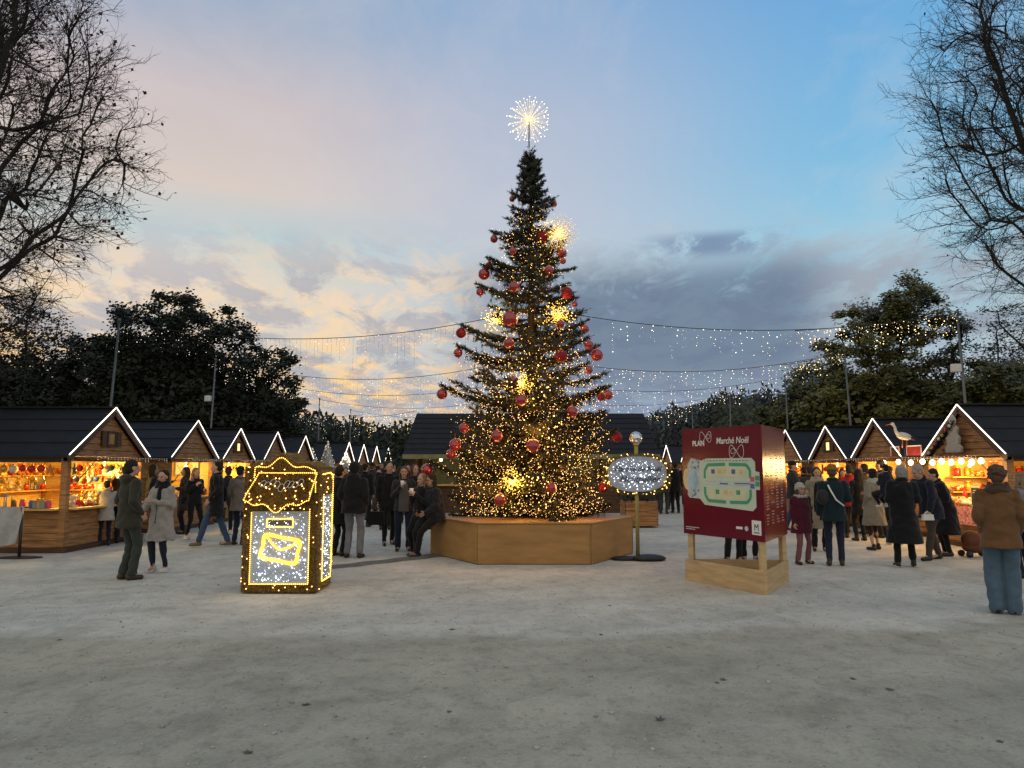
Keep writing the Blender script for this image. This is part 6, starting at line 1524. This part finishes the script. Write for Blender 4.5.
# --- middle left
person('person in a bulky black hooded jacket and light grey trousers seen from behind', G2(353, 558), R(172), 1.70, K['black'], .80, 1.30, K['grey'], 1.2, SB, ('short', HB), arms=('pocket', 'pocket'), hood=True, hat=('hood', K['black']), spread=.12, wide=1.05)
person('person all in black partly behind the mailbox', G2(338, 556), R(150), 1.64, K['black'], .62, 1.15, K['black'], 1.1, SB, ('short', HB), arms=('pocket', 'pocket'))
t_, hl, hr, Mw, U_ = person('woman with long reddish hair, grey sweater under an open dark coat, blue jeans', G2(403, 551), R(8), 1.64, K['skirt'], .80, 1.06, K['dkjean'], 1.2, SBR, ('verylong', HR2), arms=('down', 'phone'), sex='f', inner=K['sweat'], spread=.11)
cu_ = MB(); cu_.tube([(0, 0, -.05), (0, 0, .05)], [.03, .038], 12); q = cu_.build('paper_cup', WHITE); q.location = hr+Vector((0, -.02, .02)); tag(q, 'white paper cup held by the woman with long reddish hair', 'cup')
t_, hl, hr, Mw, U_ = person('tall person in black just behind the woman with long reddish hair', G2(388, 545), R(20), 1.74, K['black'], .70, 1.05, K['black'], 1, SB, ('short', HB), arms=('down', 'down'), stride=(.1, -.12), vox=.014)
handbag('black handbag hanging behind the woman with long reddish hair', Vector((hr.x, hr.y-.05, hr.z+.05)), 0, .34, .28, .12, K['black'])
t_, hl, hr, Mw, U_ = person('dark blond woman drinking from a cup at the left corner of the planter', G2(421, 556), R(-35), 1.60, K['black'], .62, 1.05, K['black'], 1, SB, ('long', HBL), arms=('phone', 'phone'), sex='f', hipz=.80, footpos=[(.08, -.18, .075), (-.10, -.10, .075)])
q = dup(bpy.data.objects['paper_cup']); q.location = hl.lerp(hr, .5)+Vector((0, -.01, .02)); q['label'] = 'white paper cup held by the dark blond woman at the planter'
t_, hl, hr, Mw, U_ = person('dark haired person in a black puffer jacket sitting on the left planter edge', (-1.41, 14.38), R(-60), 1.66, cloth('black puffer', (.012, .013, .018), .9, 16), .80, 1.28, K['black'], 1.05, SB, ('bob', HB), arms=('lap', 'lap'), hipz=.74, footpos=[(.10, -.42, .075), (-.08, -.36, .075)], lean=8, sex='f', skin=SKIN2, sole=WHITE)
person('person with dark red hair standing behind the planter corner', G2(414, 541), R(30), 1.68, K['navy'], .6, 1.0, K['black'], 1, SB, ('long', HR2), arms=('hold', 'pocket'), sex='f', vox=.014)
# --- right side
t_, hl, hr, Mw, U_ = person('child in a burgundy coat, white fur hood and pink trousers beside the map sign', G2(803, 564), R(18), 1.34, K['burg'], .66, 1.22, K['pink'], 1.05, SBR, ('long', HBR), hat=('fur', K['fur']), arms=('down', 'down'), spread=.16, stride=(.04, -.04))
person('woman with long brown hair in an open beige coat behind the child in burgundy', G2(820, 551), R(-12), 1.62, K['beige'], .46, 1.02, K['black'], 1.1, SB, ('verylong', HD), arms=('hold', 'down'), sex='f', scarf=cloth('sand scarf', (.30, .25, .19)), inner=K['black'], vox=.012)
t_, hl, hr, Mw, U_ = person('person in a mustard beanie, dark teal jacket, blue jeans and white shoulder strap', G2(836, 566), R(160), 1.66, K['teal'], .76, 1.18, K['dkjean'], 1.0, SBR, ('short', HBR), hat=('beanie', K['mustard']), arms=('down', 'strap'), stride=(.03, -.05), wide=1.05)
b_ = thing('shoulder_bag', 'grey shoulder bag with a white strap worn by the person in the mustard beanie', 'bag', t_.location, R(160))
b2 = MB(); b2.tube([U_((.10, .02, 1.45)), U_((.06, .15, 1.32)), U_((-.04, .175, 1.12)), U_((-.16, .15, 1.02))], .014, 6); b2.build('strap', WHITE, b_); b2 = MB(); b2.ell(U_((.17, .12, 1.16)), (.10, .08, .13), 14, 10); b2.build('pouch', K['skirt'], b_)
person('person in a bright red jacket beyond the mustard beanie', G2(852, 538), R(170), 1.66, K['red'], .74, 1.1, K['black'], 1, SB, ('short', HB), arms=('pocket', 'pocket'), vox=.016)
person('dark clothed person before the third right hut next to the red jacket', G2(861, 541), R(190), 1.58, K['black'], .62, 1.0, K['black'], 1, SB, ('long', HB), arms=('hold', 'hold'), vox=.016, sex='f')
person('woman in a short beige coat, black beret and brown tights seen from behind', G2(876, 550), R(200), 1.58, K['beige'], .52, 1.22, K['tights'], .62, SB, ('bob', HB), hat=('beanie', K['black']), arms=('pocket', 'hold'), sex='f', scarf=K['white'], stride=(.06, -.06), spread=.12, vox=.012)
t_, hl, hr, Mw, U_ = person('grey haired adult in a long black coat carrying a small child', G2(906, 567), R(165), 1.66, K['black'], .40, 1.22, K['black'], 1.1, SB, ('bob', HG), arms=('carry', 'carry'), stride=(.05, -.05), spread=.13, sole=WHITE)
t_, hl, hr, Mw, U_ = person('small dark dressed child carried on the arm of the grey haired adult', (gd(893, 560).x, gd(893, 560).y+.12), R(200), 1.02, K['navy'], .72, 1.1, K['black'], 1, SW, ('short', HB), hat=('beanie', K['black']), arms=('hold', 'hold'), hipz=.62, footpos=[(.10, -.14, .22), (-.10, -.14, .22)], vox=.013)
t_.location.z = .82
t_, hl, hr, Mw, U_ = person('stooping man in a dark jacket and brown trousers beside the bulb lit hut', G2(934, 560), R(-80), 1.70, K['navy'], .72, 1.22, K['brown'], 1.15, SB, ('short', HG), arms=('swing', 'swing'), lean=20, stride=(-.18, .18), wide=1.05)
handbag('white paper bag in the hand of the stooping man', hl, 0, .2, .1, .06, WHITE, handle=.05)
person('round backed person in black right behind the stooping man', G2(948, 556), R(-100), 1.62, K['black'], .42, 1.32, K['black'], 1, SB, ('short', HB), arms=('hold', 'hold'), lean=16, vox=.013)
person('person in black far behind the grey haired adult', G2(893, 545), R(120), 1.64, K['black'], .6, 1.05, K['black'], 1, SW, ('short', HB), arms=('pocket', 'hold'), vox=.016)
person('curly haired person in a brown suede jacket and wide light blue jeans at the right', G2(1006, 614), R(155), 1.64, K['tan'], .76, 1.14, K['ltjean'], 1.5, SB, ('curly', HBR), arms=('pocket', 'pocket'), vox=.009, spread=.085, wide=1.0, scarf=cloth('brown collar', (.06, .035, .02)))
person('person in a pale blue jacket half outside the right edge', G2(1027, 578), R(200), 1.56, K['ltblue'], .74, 1.15, K['navy'], 1.1, SB, ('long', HBL), arms=('down', 'hold'), sex='f')
# --- behind the map sign
person('person in black trousers behind the map sign, left one of two', G2(733, 562), R(10), 1.70, K['black'], .62, 1.1, K['black'], 1.1, SB, ('short', HD), arms=('hold', 'hold'), vox=.013, spread=.11)
person('person with rust brown coat behind the map sign, right one of two', G2(750, 561), R(-15), 1.64, cloth('rust coat', (.14, .055, .02)), .42, 1.05, K['black'], 1, SBR, ('long', HBR), arms=('hold', 'hold'), sex='f', vox=.013)
# sellers behind their counters
def seller(lb, x, y, rz, coat, hm, arms=('reach', 'hold')): person(lb, (x, y), rz, 1.66, coat, .8, 1.0, K['black'], 1, SB, ('short', hm), arms=arms, vox=.016)
seller('seller in dark red standing behind the counter of the nearest right hut', RX+.95, 16.35, R(-90), K['dkred'], HG)
seller('seller in black behind the counter of the second left hut', LX-1.0, 20.9, R(90), K['black'], HD)
seller('seller in grey behind the counter of the second right hut', RX+1.0, 19.8, R(-90), K['skirt'], HD)
# --- crowd further down the aisle: figures of their own, sharing a few builds
def crowd():
    C_ = [K['black'], K['navy'], K['skirt'], K['brown'], K['olive'], K['burg'], K['beige'], K['dkred']]; cn = ['black', 'navy', 'dark grey', 'brown', 'olive', 'burgundy', 'beige', 'dark red']
    proto = []
    for i in range(8):
        t, *_ = person('proto', (0, 0), 0, 1.7, C_[i], (.72, .55, .78, .45, .74, .6, .5, .76)[i], (1.1, 1.05, 1.2, 1.0, 1.15, 1.1, 1.1, 1.05)[i], (K['black'], K['dkjean'], K['jean'], K['black'], K['greygreen'], K['black'], K['dkjean'], K['navy'])[i], 1.1, SB,
            (('short', 'long', 'short', 'bob', 'short', 'long', 'verylong', 'short')[i], (HB, HD, HBR, HB, HD, HBL, HD, HG)[i]), hat=(None, None, ('beanie', K['black']), None, None, ('pom', K['white']), None, None)[i],
            arms=(('pocket', 'down'), ('hold', 'down'), ('down', 'swing'), ('phone', 'down'), ('pocket', 'pocket'), ('down', 'down'), ('hold', 'hold'), ('swing', 'swingb'))[i], stride=((0, 0), (.15, -.15), (.2, -.2), (0, .05), (0, 0), (-.15, .15), (0, 0), (.2, -.2))[i], sex=('m', 'f', 'm', 'f', 'm', 'f', 'f', 'm')[i], vox=.022)
        proto.append(t)
    pl = [(364,527,160,0),(371,520,190,2),(378,524,0,3),(385,530,170,0),(392,518,20,4),(399,524,200,1),(407,515,0,0),(362,512,150,6),(370,508,10,7),(377,506,180,0),(384,511,90,4),(390,507,0,2),(396,510,270,3),(402,504,180,1),(409,507,10,0),(415,512,160,5),(422,516,0,0),(428,507,180,2),
          (357,516,20,1),(350,509,180,0),(345,514,0,4),(340,506,150,6),(366,500,0,3),(374,499,180,0),(381,498,90,7),(388,500,0,1),(393,497,180,2),(400,498,20,4),(406,497,200,0),(412,500,0,6),(418,499,180,3),(424,500,10,0),(432,503,180,1),
          (652,508,180,0),(657,513,10,2),(664,514,170,4),(671,509,0,1),(676,513,200,0),(681,506,0,3),(668,503,180,7),(660,501,0,0),(654,500,170,6),(674,500,10,4),(648,503,0,0),
          (795,531,60,2),(806,527,200,0),(812,534,160,4),(845,532,0,1),(867,534,250,3),(884,538,200,0)]
    seen = {}; used = set(); rnd = random.Random(12); cols = {}
    pos = sorted(pl)
    for i, (x, y, a, k) in enumerate(pos):
        g = 'the left aisle' if x < 500 else ('the right aisle' if x < 720 else 'front of the right huts')
        seen[(g, k)] = seen.get((g, k), 0)+1; n = seen[(g, k)]
        lb = f'{NTH[n-1]} from the left of the {cn[k]} clad people far down {g}' if x < 720 else f'person in {cn[k]} standing back at the right huts, {NTH[n-1]} such from left'
        p = gd(x, y)
        if k not in used: o = proto[k]; used.add(k); o.location = (p.x, p.y, 0); o.rotation_euler.z = R(a+rnd.uniform(-20, 20)); o['label'] = lb; o['group'] = 'visitors further down the market'
        else: o = dup(proto[k], (p.x, p.y, 0), R(a+rnd.uniform(-20, 20)), lb, 'visitors further down the market')
        q = rnd.uniform(.92, 1.05); o.scale = (q, q, q)
crowd()
bpy.data.scenes.remove(TMP)
